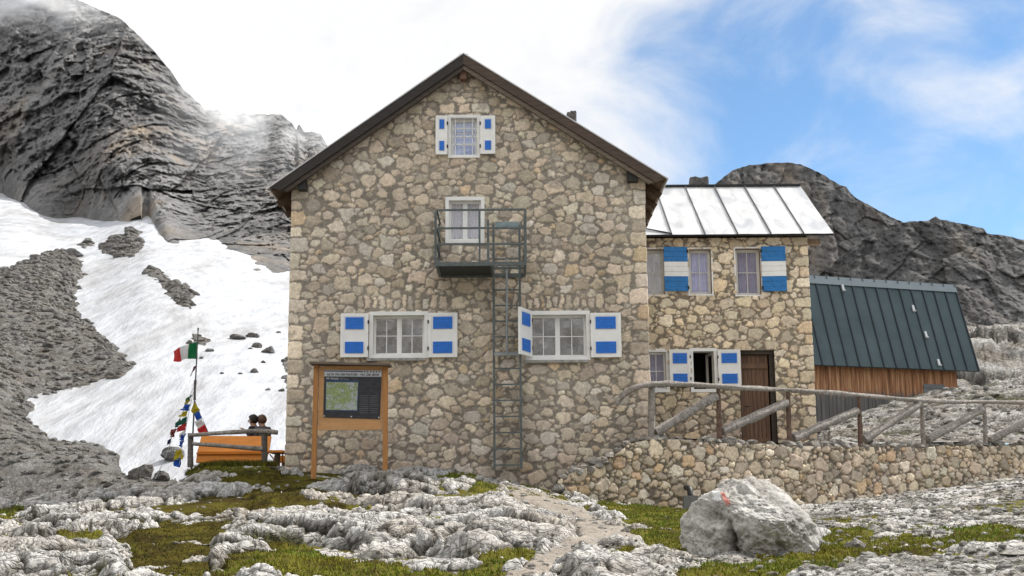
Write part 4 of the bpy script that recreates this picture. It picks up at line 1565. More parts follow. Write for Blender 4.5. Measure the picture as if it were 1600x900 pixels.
def rock_shape(seed, sub=3, cuts=9, rough=.12):
    rng = np.random.default_rng(seed)
    co, f = ICO[sub]
    c = co.copy()
    c *= (1 + .22 * fbm(c[:, 0] * 1.1 + seed, c[:, 1] * 1.1, c[:, 2] * 1.1, o=3))[:, None]
    for _ in range(cuts):
        n = rng.normal(size=3); n /= np.linalg.norm(n)
        d = rng.uniform(.5, .85)
        t = c @ n
        c = c - np.outer(np.maximum(t - d, 0) * .9, n)
    c *= (1 + rough * fbm(c[:, 0] * 3 + seed, c[:, 1] * 3, c[:, 2] * 3, o=4))[:, None]
    return c.astype(np.float32), f


VAR2 = [rock_shape(100 + i, 2, 8, .1) for i in range(8)]
VAR1 = [rock_shape(200 + i, 1, 5, .05) for i in range(6)]
VAR3 = [rock_shape(300 + i, 3, 10, .14) for i in range(8)]


def scatter(name, pts, sizes, variants, flat=.7, smooth=False):
    cs = []; fs = []; b = 0
    for p, s in zip(pts, sizes):
        c, f = variants[RNG.integers(len(variants))]
        a = RNG.uniform(0, 6.28); ca, sa = math.cos(a), math.sin(a)
        sc = s * RNG.uniform(.75, 1.25, 3) * np.array([1, 1, flat])
        q = c * sc
        q = np.stack([q[:, 0] * ca - q[:, 1] * sa, q[:, 0] * sa + q[:, 1] * ca, q[:, 2]], 1) + np.asarray(p)
        cs.append(q); fs.append(f + b); b += len(c)
    return quads_mesh(name, np.concatenate(cs), np.concatenate(fs), smooth=smooth)


# rubble on the right and along the path
cand = np.argwhere((D_ > 7.6) & (D_ < 30) & (gx > -30) & (gx < 1680) & (gy > 745) & (gy < 930))
cw = D_[cand[:, 0], cand[:, 1]] ** 1.3 * (np.where(gx[cand[:, 0], cand[:, 1]] > 1030, 1.0, .10)) * np.where(tm[cand[:, 0], cand[:, 1]] > 0, .10, 1) + np.where(np.abs(pm[cand[:, 0], cand[:, 1]]) < 10, 2.0, 0)
sel = RNG.choice(len(cand), 13000, p=cw / cw.sum())
ci = cand[sel]
zz = np.maximum(np.maximum(rock, turf_z), np.where(pm > -5, pz, -9))[ci[:, 0], ci[:, 1]]
pts = np.stack([X_[ci[:, 0], ci[:, 1]], D_[ci[:, 0], ci[:, 1]], zz + .0], 1)
sz = .012 + .06 * RNG.random(len(pts)) ** 3.0
tag(link('gravel', scatter('gravel', pts, sz, VAR1 + VAR2[:3], .6), M['rubble']), 'loose broken limestone strewn over the slope and path edge', kind='stuff')
sel = RNG.choice(len(cand), 150, p=cw / cw.sum()); ci = cand[sel]
zz = np.maximum(rock, turf_z)[ci[:, 0], ci[:, 1]]
pts = np.stack([X_[ci[:, 0], ci[:, 1]], D_[ci[:, 0], ci[:, 1]], zz], 1)
tag(link('rubble', scatter('rubble', pts, .05 + .09 * RNG.random(150) ** 2, VAR3, .5), M['rubble']), 'fist-sized limestone pieces lying among the gravel', kind='stuff')

# ------------------------------------------------------------------ the boulder
YB = 12.4
OUT = [(1068, 820), (1070, 803), (1082, 788), (1100, 775), (1118, 765), (1126, 758), (1129, 747), (1140, 741), (1165, 742), (1190, 745), (1213, 747), (1228, 757), (1243, 773), (1258, 792), (1270, 812), (1282, 838), (1277, 853), (1262, 862), (1235, 870), (1205, 878), (1180, 884), (1150, 890), (1130, 880), (1108, 892), (1085, 888), (1074, 860), (1069, 840)]
cx, cy = 1172, 818
Cw = P(cx, cy, YB)
ang = []; rad = []
for (a, b_) in OUT:
    q = P(a, b_, YB)
    ang.append(math.atan2(q.z - Cw.z, q.x - Cw.x)); rad.append(math.hypot(q.z - Cw.z, q.x - Cw.x))
o_ = np.argsort(ang); ang = np.array(ang)[o_]; rad = np.array(rad)[o_]
co, f = ICO[6]
import bmesh
bm = bmesh.new(); bmesh.ops.create_icosphere(bm, subdivisions=7, radius=1)
co = np.array([v.co[:] for v in bm.verts], np.float32); f = np.array([[v.index for v in fc.verts] for fc in bm.faces], np.int32); bm.free()
th = np.arctan2(co[:, 2], co[:, 0])
rr = np.interp(th, np.concatenate([ang - 2 * np.pi, ang, ang + 2 * np.pi]), np.concatenate([rad, rad, rad]))
s_ = np.sqrt(co[:, 0] ** 2 + co[:, 2] ** 2) ** .62
yy = np.sign(co[:, 1]) * np.abs(co[:, 1]) ** .8 * .62
x = np.cos(th) * rr * s_; z = np.sin(th) * rr * s_
pt = np.stack([x, yy, z], 1)
# broad facets
for n, d in (((-.75, -.62, .15), .44), ((.32, -.50, .80), .27), ((.05, -.92, -.35), .46), ((.75, -.6, .2), .48), ((-.2, -.38, .90), .33), ((-.4, -.9, -.1), .47), ((.5, -.85, -.2), .47), ((.05, -.62, .78), .33), ((.6, -.3, .74), .38)):
    n = np.array(n); n /= np.linalg.norm(n)
    t = pt @ n
    pt = pt - np.outer(np.maximum(t - d, 0) * .86, n)
nrm = pt / np.linalg.norm(pt, axis=1, keepdims=True)
h1 = ridged(pt[:, 0] * 2.1 + 3, pt[:, 1] * 2.1, pt[:, 2] * 3.0 + pt[:, 0], o=6, gain=.58)
h2 = fbm(pt[:, 0] * 9, pt[:, 1] * 9, pt[:, 2] * 12, o=5, gain=.62)
# the cleft running down the front
cl = np.abs(pt[:, 0] + .26 + .18 * (pt[:, 2] + .1) + .05 * fbm(pt[:, 2] * 5, pt[:, 1] * 5, o=3))
cleft = np.exp(-(cl / .035) ** 2) * sstep(.12, -.05, pt[:, 2]) * (pt[:, 1] < 0)
disp = .085 * (h1 - .6) + .03 * h2 - .07 * cleft
pt2 = pt + nrm * disp[:, None]
lap = np.clip(-(disp - .085 * 0) / .055, 0, 1)
cavb = np.clip(.35 * np.clip(-h2, 0, 1) + .45 * np.clip((.5 - h1) * 2.2, 0, 1) + .7 * cleft, 0, .95)
mossb = sstep(-.22, -.42, pt2[:, 2]) * .8 * (pt2[:, 0] > -.2)
wp = pt2 + np.array([Cw.x, Cw.y, Cw.z])

front = pt2[:, 1] < .1

# way mark: white then red patch, measured on the stone's own front
wl = (pt2[:, 0] - (P(1122, 780, YB).x - Cw.x)); wz = (pt2[:, 2] - (P(1122, 775, YB).z - Cw.z))
jit = .012 * fbm(pt2[:, 0] * 30, pt2[:, 2] * 30, o=3)
white = ((np.abs(wl + .03 + jit) < .03) & (np.abs(wz - .0 + jit) < .045) & front).astype(np.float32)
red = (((np.abs(wl - .03 + jit + wz * .2) < .020) & (np.abs(wz + .03 + jit) < .06)) & front & (h2 > -.35)).astype(np.float32)
kb = NT('boulder_limestone')
p = kb.pos()
n1 = kb.noise(p, 2.4, 9, .7, .5); n2 = kb.noise(p, 16, 8, .74, .2); n3 = kb.noise(p, 70, 5, .7)
c = kb.ramp(n1, [(0.3, (.38, .345, .305, 1)), (0.48, (.58, .555, .515, 1)), (0.66, (.76, .745, .71, 1))])
c = kb.mix(.75, c, kb.ramp(n2, [(0.3, g3(.3)), (0.5, g3(.9)), (0.7, g3(1.15))]), 'MULTIPLY')
c = kb.mix(.5, c, kb.ramp(n3, [(0.32, g3(.45)), (0.6, g3(1.1))]), 'MULTIPLY')
c = kb.mix(kb.attr('cav').outputs['Fac'], c, g3(.16, (1, .93, .84)), 'MULTIPLY')  # shade in the cleft and hollows painted into the stone colour
mf = kb.math('MULTIPLY', kb.attr('moss').outputs['Fac'], kb.math('GREATER_THAN', n2, .47))
c = kb.mix(mf, c, (.05, .05, .012, 1))
c = kb.mix(kb.math('MULTIPLY', kb.attr('white').outputs['Fac'], .9), c, (.78, .78, .78, 1))
c = kb.mix(kb.math('MULTIPLY', kb.attr('red').outputs['Fac'], kb.math('MULTIPLY', kb.math('GREATER_THAN', n2, .44), .75)), c, (.66, .20, .15, 1))
kb.color(c); kb.b.inputs['Roughness'].default_value = .95; kb.b.inputs['Specular IOR Level'].default_value = .15
kb.bump(kb.math('ADD', n2, kb.math('MULTIPLY', n3, .5)), .9, .03)
me = quads_mesh('boulder', wp - np.array([Cw.x, Cw.y, Cw.z]), f, {'cav': cavb, 'moss': mossb, 'white': white, 'red': red})
bo = link('boulder', me, kb.m)
bo.location = Cw
tag(bo, 'big pale limestone boulder with red and white trail mark beside the path', 'boulder')

# ------------------------------------------------------------------ RETAINING WALL
WP = [(868, 23.0), (905, 23.2), (960, 23.7), (1018, 24.3), (1140, 25.2), (1280, 26.8), (1440, 29.0), (1600, 31.2), (1800, 34), (2100, 38)]
TOPY = [(868, 752), (884, 741), (905, 735), (930, 728), (960, 708), (985, 694), (1018, 683), (1060, 687), (1100, 691), (1240, 696), (1300, 698), (1400, 698), (1500, 697), (1600, 696), (1800, 694), (2100, 690)]
wpts = [(((a - 800) / 2000 * .985) * d, d) for a, d in WP]


def wall_d(px):
    return float(np.interp(px, [a for a, _ in WP], [d for _, d in WP]))


cumw = np.concatenate([[0], np.cumsum([math.dist(wpts[i], wpts[i + 1]) for i in range(len(wpts) - 1)])])
s_px = lambda s: float(np.interp(s, cumw, [a for a, _ in WP]))
topz = {}


def wtop_px(px):
    y = float(np.interp(px, [a for a, _ in TOPY], [b for _, b in TOPY]))
    return S(px, y) * wall_d(px)


rw = empty('retaining_wall', (wpts[4][0], wpts[4][1], .3), 'rough dry-laid stone retaining wall under the log fence', 'wall')


def rw_top(sg, l):
    s = cumw[sg] + l
    return wtop_px(s_px(s)) + .03 * float(perlin(np.float32(s * 4.1), np.float32(2.2)))


laid_wall('wall_face', wpts, rw_top, -.5, [], M['masonry'], rw, 37, .055,
          [(.13, 6), (.10, 30), (.078, 110), (.058, 260), (.042, 420), (.03, 500)], PAL_LOW, (), (7, 8), res=.016, joint=.06, H=3.2, mortar=(.14, .12, .096), bright=1.2, lim=1.12, sat=1.1)
# top slab and back of the wall (earth-filled)
m = MB()
N_ = 120
vs = []
for i in range(N_ + 1):
    s = cumw[-1] * i / N_
    px = s_px(s); d = wall_d(px)
    x = (px - 800) / 2000 * .985 * d
    zt = wtop_px(px) - .01
    for (dy, dz_) in ((.0, 0), (.25, .01), (.5, 0), (.52, -1.6)):
        vs.append((x, d + dy, zt + dz_))
fs = [(i * 4 + j, i * 4 + j + 1, (i + 1) * 4 + j + 1, (i + 1) * 4 + j) for i in range(N_) for j in range(3)]
m.add(vs, fs, 0)
m.build('wall_core', M['rubble'], rw)
# coping stones
cps = []; cs_ = []
s = 0.0
rnd = random.Random(4)
while s < cumw[-1] - 3:
    w_ = rnd.uniform(.09, .21)
    px = s_px(s + w_); d = wall_d(px)
    for dep in (.09, .36):
        cps.append(((px - 800) / 2000 * .985 * d, d + dep + rnd.uniform(-.03, .03), wtop_px(px) + .0 + rnd.uniform(-.03, .04))); cs_.append(w_)
    s += w_ * 1.75
M['coping'] = rock_mat('coping_stone', (.24, .22, .195), (.36, .335, .30), (.50, .48, .45), 2.0, .7, .02)
cp = scatter('coping', cps, cs_, VAR3, .62)
link('coping', cp, M['coping'], rw)
# loose stones at the stepped left end
pl = []; sl_ = []
for (px, py, d, r_) in ((872, 764, 22.95, .13), (884, 772, 22.85, .11), (866, 772, 22.95, .09), (905, 738, 23.2, .10), (936, 728, 23.45, .10), (952, 715, 23.6, .09)):
    q = P(px, py, d); pl.append(q[:]); sl_.append(r_)
link('fallen_end', scatter('fallen_end', pl, sl_, VAR3, .75), M['coping'], rw)

# grey box and dark pipe at the foot of the wall
q = P(1079, 795, 23.9)
bx = empty('drain_box', (q.x, 23.9, q.z), 'small grey open box under a dark hole at the wall foot', 'box')
m = MB()
zb = q.z - .1
for (a, b_, c_, d_) in ((-.13, .13, -.1, -.08), (-.13, -.11, -.08, .1), (.11, .13, -.08, .1), (-.13, .13, .1, .12)):
    m.box(q.x + a, q.x + b_, 23.9 + c_, 23.9 + d_, zb, zb + .34)
m.box(q.x - .11, q.x + .11, 23.82, 24.0, zb, zb + .03)
m.build('box_body', painted('grey_plastic', (.16, .165, .17), .7, .15), bx)
m = MB(); m.tube([(q.x + .01, 24.5, zb + .5), (q.x + .01, 24.05, zb + .47), (q.x + .01, 23.93, zb + .33)], .055, 12, sub=4)
m.build('pipe', M['black'], bx)

# ------------------------------------------------------------------ LOG FENCE
lf = empty('log_fence', (wpts[4][0], wpts[4][1] + .2, 1.6), 'weathered grey log fence with slanting braces on top of the retaining wall', 'fence')
fd = lambda px: wall_d(px) + .20
for i, (px, yt, yb) in enumerate(((1018, 604, 690), (1122, 606, 697), (1231, 613, 702), (1342, 620, 704), (1440, 628, 703), (1537.5, 631, 702), (1642, 631, 702), (1760, 631, 700))):
    d = fd(px)
    a = P(px + (3 if i else 0), yb, d); b_ = P(px, yt, d)
    m = MB(); m.tube([a, a.lerp(b_, .3), a.lerp(b_, .65), b_], [.055, .052, .048, .042] if i else [.072, .07, .066, .06], 9, 0, .12, 4, i)
    m.build('post', M['log_brown'] if i in (1, 2, 3) else M['log'], lf)
RAIL = [(963, 633), (972, 619), (988, 608), (1008, 602), (1032, 600), (1062, 600), (1098, 602), (1140, 605.5), (1190, 607.5), (1240, 610), (1290, 613.5), (1342, 617.5), (1390, 622), (1440, 626), (1490, 628), (1538, 628), (1590, 629), (1642, 629.5), (1700, 629), (1760, 629)]
m = MB()
pr = [P(a, b_, fd(max(a, 1000)) - (.09 if a < 1010 else .03)) for a, b_ in RAIL]
m.tube(pr, [.052, .055, .056, .058, .055, .052, .053, .05, .048, .046, .05, .047, .05, .045, .046, .045, .048, .045, .045, .045], 12, 0, .22, 6, 3)
m.build('rail', M['log'], lf)
for i, (xa, ya, xb, yb) in enumerate(((1024, 676, 1119, 619), (1128, 674, 1229, 629), (1239, 685, 1339, 642), (1350, 687, 1437, 631), (1449, 687, 1535, 640), (1546, 688, 1640, 641), (1650, 688, 1755, 641))):
    a = P(xa, ya, fd(xa) - .02); b_ = P(xb, yb, fd(xb) - .02)
    m = MB(); m.tube([a, a.lerp(b_, .33), a.lerp(b_, .66), b_], [.092, .09, .088, .084], 14, 0, .13, 7, 20 + i)
    m.build('brace', M['log'], lf)

# ------------------------------------------------------------------ SLOPE behind the fence
KP2 = [900, 1020, 1280, 1360, 1440, 1520, 1600, 1800, 2300]
KD2 = [22, 25, 28, 31, 36, 40, 45, 52, 60, 68, 78, 90, 110, 140]
# heights as picture rows where that ground shows, converted to metres
def zr_(px, y, d): return S(px, y) * d
rows = []
for px in KP2:
    if px <= 1020:
        z = [1.55, 1.62, 1.65, 1.65, 1.7, 2.0, 2.6, 3.2, 4.2, 6, 9, 12, 14, 10]
    else:
        crest = float(np.interp(px, [1280, 1440, 1520, 1600, 1800, 2300], [660, 618, 600, 588, 560, 540]))
        fence_y = 697
        z = []
        for d in KD2:
            wd = wall_d(min(px, 2100)) + .4
            if d <= wd: z.append(wtop_px(min(px, 2100)) - .06)
            elif d <= 45:
                t = (d - wd) / (45 - wd)
                z.append(zr_(px, fence_y + (crest - fence_y) * t ** .8, d))
            elif d <= 60: z.append(zr_(px, crest, 45) + (d - 45) * .01)
            else:
                top_y = float(np.interp(px, [1280, 1440, 1500, 1600, 1800], [515, 500, 494, 497, 490]))
                t = min(1, (d - 60) / 30)
                z.append(zr_(px, crest, 45) * (1 - t) + .15 + zr_(px, top_y, 90) * t if d <= 90 else zr_(px, top_y, 90) * (1 - (d - 90) / 120))
    rows.append(z)
KZ2 = np.array(rows)
px2 = cols(860, 2500, 1000, 1680, 1.7, 14)
d2_ = np.exp(np.arange(math.log(24.3), math.log(138), .0045))
PX2, D2 = np.meshgrid(px2, d2_)
t_ = np.array([np.interp(d2_, KD2, r) for r in KZ2])
z2 = np.array([np.interp(px2, KP2, t_[:, j]) for j in range(t_.shape[1])])
z2 = boxblur(z2, 7)
X2 = (PX2 - 800) / 2000 * .985 * D2
far = sstep(50, 72, D2)
wx = X2 + .5 * fbm(X2 * .5, D2 * .5, o=4); wy = D2 + .5 * fbm(X2 * .5 + 13, D2 * .5, o=4)
r1 = ridged(wx * .33, wy * .4 + wx * .15, o=7, gain=.55); r2 = ridged(wx * 1.3, wy * 1.6, o=5, gain=.6)
rfar = ridged(wx * .075 + 3, wy * .05, z2 * .12, o=7, gain=.55)
ramp_in = sstep(0.4, 3.5, D2 - np.interp(PX2, [a for a, _ in WP], [b for _, b in WP]))
near_house = sstep(1330, 1250, PX2)
fb1, fc1 = blocks(wx * .22 + .1 * wy, z2 * .45 + wy * .06, 5, 1.0, .12); fb2, fc2 = blocks(wx * .6, z2 * 1.1 + wy * .15, 11, 1.0, .14); nb1, nc1 = blocks(wx * .7, wy * .8, 19, 1.0, .14)
rel2 = (.28 * (r1 - .6) + .03 * (r2 - .55) + .10 * nb1 - .05 * nc1) * (1 - far) * ramp_in * (1 - .9 * near_house) + far * (2.2 * (rfar - .62) + 1.3 * fb1 - .4 * fc1 + .15 * fb2)
zz2 = z2 + rel2
zz2 = np.where((PX2 < 1300) & (D2 < 37), np.minimum(zz2, 1.72), zz2)
cav = np.clip(.6 * np.clip((boxblur(zz2, 3) - zz2) / (.03 + .2 * far), 0, 1) + .5 * np.clip((boxblur(zz2, 12) - zz2) / (.12 + .8 * far), 0, 1) + .5 * fc1 * far + .3 * fc2 * far + .4 * nc1 * (1 - far), 0, .95)
moss2 = sstep(.15, .55, fbm(X2 * .5, D2 * .5, o=4)) * (1 - far) * .8
# behind the main house nothing of this slope may pierce the walls
V = np.stack([X2, D2, zz2], -1)
keep = (~((X2 < XR + .3) & (D2 < 40)) & (D2 > np.interp(PX2, [a for a, _ in WP], [b for _, b in WP]) + .12))[:-1, :-1]
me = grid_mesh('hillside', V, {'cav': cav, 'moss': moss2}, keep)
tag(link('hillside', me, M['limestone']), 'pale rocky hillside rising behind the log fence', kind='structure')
cand = np.argwhere((D2 > 27) & (D2 < 46) & (PX2 > 1250) & (PX2 < 1680) & (ramp_in > .1))
sel = cand[RNG.choice(len(cand), 1500)]
pts = np.stack([X2[sel[:, 0], sel[:, 1]], D2[sel[:, 0], sel[:, 1]], zz2[sel[:, 0], sel[:, 1]]], 1)
tag(link('rubble', scatter('hill_rubble', pts, .03 + .13 * RNG.random(len(pts)) ** 3, VAR2, .6), M['rubble']), 'loose stones on the hillside behind the fence', kind='stuff')

# ------------------------------------------------------------------ BARN
barn = empty('barn', (P(1400, 620, 51).x, 51, 4), 'low wooden barn with dark grey seamed metal roof behind the annex', 'barn')
bE1 = P(1530.5, 578.5, 50.5); bE0 = P(1273, 571, 48.0)
dirx = (bE1 - bE0); dirx.z = 0; dirx.normalize()
back = Vector((-dirx.y, dirx.x, 0))
bE0.z = bE1.z = .5 * (bE0.z + bE1.z)
bE0 = bE0 - dirx * 3.0
# ridge: point over the right eave that shows at (1490,447)
best = None
for t in np.linspace(1, 6, 200):
    base = bE1 + back * t
    for z in np.linspace(bE1.z + 1, bE1.z + 6, 200):
        u, v = proj(np.array(base.x), np.array(base.y), np.array(z))
        e = (u - 1491) ** 2 + (v - 446) ** 2
        if best is None or e < best[0]: best = (e, t, z)
_, run, zrid = best
R1 = bE1 + back * run; R1.z = zrid
R0 = bE0 + back * run; R0.z = zrid
nb_ = (bE1 - bE0).cross(R1 - bE1).normalized()
if nb_.z < 0: nb_ = -nb_
m = MB()
m.add([bE0, bE1, R1, R0, bE0 - nb_ * .1, bE1 - nb_ * .1, R1 - nb_ * .1, R0 - nb_ * .1], [(0, 1, 2, 3), (7, 6, 5, 4), (0, 4, 5, 1), (1, 5, 6, 2)], 0)
B1 = bE1 + back * 2 * run; B0 = bE0 + back * 2 * run
m.add([R0, R1, B1, B0], [(0, 1, 2, 3)], 0)
Lb = (bE1 - bE0).length
ns = 19
for i in range(ns + 1):
    t = (i + .06) / (ns + .12)
    a = bE0.lerp(bE1, t); b_ = R0.lerp(R1, t)
    m.bar(a + nb_ * .02, b_ + nb_ * .02, .045, .055, nb_, 1)
m.build('roof', [M['slate_metal'], painted('seam_dark', (.016, .024, .031), .5, .1)], barn)
m = MB()
rdown = (bE1 - R1).normalized()
m.add([R0 + nb_ * .04, R1 + nb_ * .04, R1 + rdown * .36 + nb_ * .06, R0 + rdown * .36 + nb_ * .06], [(0, 1, 2, 3)][::1])
m.add([R0 + nb_ * .04, R1 + nb_ * .04, R1 + rdown * .36 + nb_ * .06, R0 + rdown * .36 + nb_ * .06], [(3, 2, 1, 0)])
m.v = [tuple(v) for v in m.v]
m.f = m.f[:1]; m.mi = m.mi[:1]; m.sm = m.sm[:1]; m.v = m.v[:4]
m.build('ridge_cap', M['slate_cap'], barn)
for (px, py) in ((1316, 451), (1426, 483), (1445.5, 524), (1465.5, 567.5)):
    # find the roof point seen there
    d = CM @ Vector(((px - 800) / F, (450 - py) / F, -1.0))
    t = bE1.dot(nb_) / d.dot(nb_)
    q = d * t + nb_ * .06
    m = MB(); m.bar(q - rdown * .14, q + rdown * .14, .085, .05, nb_); m.bar(q + rdown * .1 + nb_ * .02, q + rdown * .15 + nb_ * .1, .06, .04, nb_)
    m.build('snow_hook', M['galvanised'], barn)
# walls
w0 = bE0 + back * .45 - dirx * 0; w1 = P(1512, 600, 51).copy()
tt = (bE1 - bE0).length - .75
w1 = bE0 + dirx * tt + back * .45
zt = bE0.z + .45 * (zrid - bE0.z) / run - .1
m = MB()
nbd = 56
for i in range(nbd):
    a = w0.lerp(w1, i / nbd); b_ = w0.lerp(w1, (i + 1) / nbd)
    g_ = dirx * .008
    off = back * (.012 if i % 2 else 0)
    vs = [a + g_ + off, b_ - g_ + off]
    m.add([(vs[0].x, vs[0].y, 1.5), (vs[1].x, vs[1].y, 1.5), (vs[1].x, vs[1].y, zt), (vs[0].x, vs[0].y, zt)], [(0, 1, 2, 3)])
q0 = w0 + back * .03; q1 = w1 + back * .03
m.add([(q0.x, q0.y, 1.5), (q1.x, q1.y, 1.5), (q1.x, q1.y, zt), (q0.x, q0.y, zt)], [(0, 1, 2, 3)])
e0 = w1; e1 = w1 + back * (2 * run - .9); em = w1 + back * (run - .45)
m.add([(e0.x, e0.y, 1.5), (e1.x, e1.y, 1.5), (e1.x, e1.y, zt), (em.x, em.y, zrid - .15), (e0.x, e0.y, zt)], [(0, 1, 2, 3, 4)])
m.build('wall', M['barn_boards'], barn)
# pale door leaf
def on_wall(px, py):
    d = CM @ Vector(((px - 800) / F, (450 - py) / F, -1.0))
    n = back
    t = w0.dot(n) / d.dot(n)
    return d * t - back * .03
a = on_wall(1442, 600); b_ = on_wall(1475, 601); c_ = on_wall(1442, 640)
m = MB()
Mx = Matrix.Identity(4)
v0 = a; v1 = Vector((b_.x, b_.y, a.z))
m.add([v0 - Vector((0, 0, 1.6)), v1 - Vector((0, 0, 1.6)), v1, v0] + [p_ + back * .025 for p_ in (v0 - Vector((0, 0, 1.6)), v1 - Vector((0, 0, 1.6)), v1, v0)], [(0, 1, 2, 3), (3, 2, 6, 7), (0, 3, 7, 4), (1, 5, 6, 2)])
m.bar(v0 - back * .01 + Vector((0, 0, -.12)), v1 - back * .01 + Vector((0, 0, -.12)), .03, .08)
m.build('door', painted('grey_door_sheet', (.17, .175, .18), .6, .15), barn)

# ------------------------------------------------------------------ SNOW, SCREE, CLIFF on the left
FOOT = [(-900, 250), (-300, 262), (0, 299), (40, 330), (75, 345), (105, 336), (150, 333), (190, 325), (205, 306), (221, 302), (222, 332), (238, 356), (245, 372), (280, 386), (310, 388), (340, 396), (360, 410), (385, 424), (420, 428), (455, 431), (520, 432), (700, 440), (900, 470)]
DF = 200.0
dn = np.concatenate([np.linspace(38, 60, 60), np.exp(np.arange(math.log(60.2), math.log(212), .0042))])
pxn = cols(-900, 900, -70, 470, 1.5, 10)
PXN, DN = np.meshgrid(pxn, dn)
foot_y = np.interp(PXN, [a for a, _ in FOOT], [b for _, b in FOOT])
foot_y = np.where(PXN > 222, foot_y, foot_y)
sm = np.vectorize(lambda a, b: S(a, b))
SF_ = [(-900, 250), (-300, 262), (0, 298), (60, 318), (130, 322), (215, 304), (300, 322), (380, 345), (455, 365), (700, 400), (900, 440)]
footSs = np.array([S(a, np.interp(a, [q[0] for q in SF_], [q[1] for q in SF_])) for a in pxn])
kz = np.ones(25) / 25
footSs = np.convolve(np.pad(footSs, 12, mode='edge'), kz, 'valid')
near = np.interp(pxn, [-900, 0, 270, 440, 900], [1.0, .9, 1.45, 1.75, 1.5])
tt = np.clip((DN - 45) / (DF - 45), -.1, 1.1)
zn = near[None, :] * (1 - tt) + (footSs * DF)[None, :] * tt
XN = (PXN - 800) / 2000 * .985 * DN
# columns drawn along rays: correct the lateral drift with height
snow_z = zn + .35 * fbm(XN * .06, DN * .03, o=4) * sstep(45, 70, DN) + .05 * fbm(XN * .5, DN * .25, o=3)
q_x, q_y = proj(XN, DN, snow_z)
V = np.stack([XN, DN, snow_z], -1)
me = grid_mesh('snow', V[::2, ::2])
tag(link('snow', me, M['snow']), 'old streaked snowfield below the cliff', kind='structure')
SCREE = [[(-900, 480), (-200, 450), (0, 424), (40, 408), (75, 396), (102, 393), (128, 405), (130, 430), (120, 450), (118, 470), (116, 490), (137, 502), (162, 526), (190, 553), (204, 575), (200, 588), (150, 598), (100, 612), (60, 617), (46, 625), (66, 636), (45, 655), (60, 672), (78, 686), (120, 690), (160, 697), (186, 712), (190, 735), (205, 746), (240, 746), (280, 752), (300, 800), (-900, 900)],
         [(150, 386), (205, 357), (222, 375), (221, 395), (205, 402), (165, 396)],
         [(222, 420), (245, 420), (275, 440), (302, 460), (300, 487), (275, 476), (255, 452)],
         [(120, 383), (140, 375), (150, 386), (130, 390)]]
wobn = 7 * fbm(XN * .35, DN * .25, o=5) + 4 * fbm(XN * 1.5, DN * 1.1, o=3)
sd_ = maxpoly(SCREE, q_x, q_y) + wobn
CL2 = [[(285, 505), (325, 520), (335, 550), (300, 545)], [(368, 522), (395, 520), (425, 548), (400, 552)], [(432, 555), (460, 555), (460, 640), (440, 610)]]
sd2 = maxpoly(CL2, q_x, q_y) + wobn * 1.4 - 9
sd_ = np.maximum(sd_, np.minimum(sd2, 3))
hs = DN / 2000.0 * 1.0
scz = snow_z + np.clip(sd_ * hs * .6, -2.5, 1.1) + (.11 * (ridged(XN * .25, DN * .22, o=6, gain=.6) - .62) + .05 * fbm(XN * 1.4, DN * 1.2, o=4, gain=.65)) * np.clip(.35 + DN / 150, 0, 1.6)
cav = np.clip(.6 * np.clip((boxblur(scz, 2) - scz) / .06, 0, 1) + .4 * np.clip((boxblur(scz, 9) - scz) / .25, 0, 1), 0, .9)
V = np.stack([XN, DN, scz], -1)
msk = (sd_ > -22)[:-1, :-1]
me = grid_mesh('scree', V, {'cav': cav, 'moss': 0 * cav}, msk)
tag(link('scree', me, M['scree']), 'grey scree slope with loose boulders beside the snowfield', kind='structure')
cand = np.argwhere((sd_ > 0) & (PXN > -60) & (PXN < 470))
cw = DN[cand[:, 0], cand[:, 1]] ** .6
sel = cand[RNG.choice(len(cand), 7000, p=cw / cw.sum())]
pts = np.stack([XN[sel[:, 0], sel[:, 1]], DN[sel[:, 0], sel[:, 1]], scz[sel[:, 0], sel[:, 1]]], 1)
sz = (.05 + .36 * RNG.random(len(pts)) ** 6) * np.clip(pts[:, 1] / 85, .55, 1.6)
tag(link('scree', scatter('scree_rocks', pts, sz, VAR2, .7), M['scree']), 'countless loose rocks covering the scree', kind='stuff')
# named rocks on snow and scree
SR = [(115, 398, 16, 'pair'), (104, 397, 12, 'pair'), (372, 528, 12, 's'), (395, 526, 10, 's'), (402, 541, 9, 's'), (419, 548, 12, 's'), (434, 520, 5, 's'), (391, 545, 4, 's'), (412, 567, 5, 's'), (398, 581, 8, 's'), (376, 585, 4, 's'), (347, 583, 4, 's'), (419, 609, 5, 's'), (444, 590, 7, 's'), (441, 610, 6, 's'), (327, 547, 7, 's'), (315, 560, 4, 's'), (296, 536, 6, 's')]
for i, (px, py, r_, kd) in enumerate(SR):
    # walk along the column to the snow
    dd = np.linspace(50, 198, 400)
    col_i = int(np.argmin(np.abs(pxn - px)))
    zz = np.interp(dd, dn, snow_z[:, col_i])
    yy = [proj(np.array((pxn[col_i] - 800) / 2000 * .985 * d), np.array(d), np.array(z))[1] for d, z in zip(dd, zz)]
    k_ = int(np.argmin(np.abs(np.array(yy) - (py + r_ * .25))))
    d = dd[k_]; x = P(px, py, d).x
    c, f = VAR3[i % len(VAR3)]
    rm = r_ / 2000 * d
    me = quads_mesh('rock', c * np.array([rm * 1.1, rm, rm * .72]), f, smooth=False)
    o = link('rock', me, M['snow_rock']); o.location = (x, d, float(zz[k_]) + rm * .2); o.rotation_euler.z = i * 1.7
    if kd == 'pair':
        tag(o, ('larger' if i == 0 else 'smaller') + ' of two grey boulders perched at the top of the scree', 'rock')
    else:
        tag(o, 'dark grey rock lying loose on the open snowfield', 'rock', 'loose rocks on the snowfield')
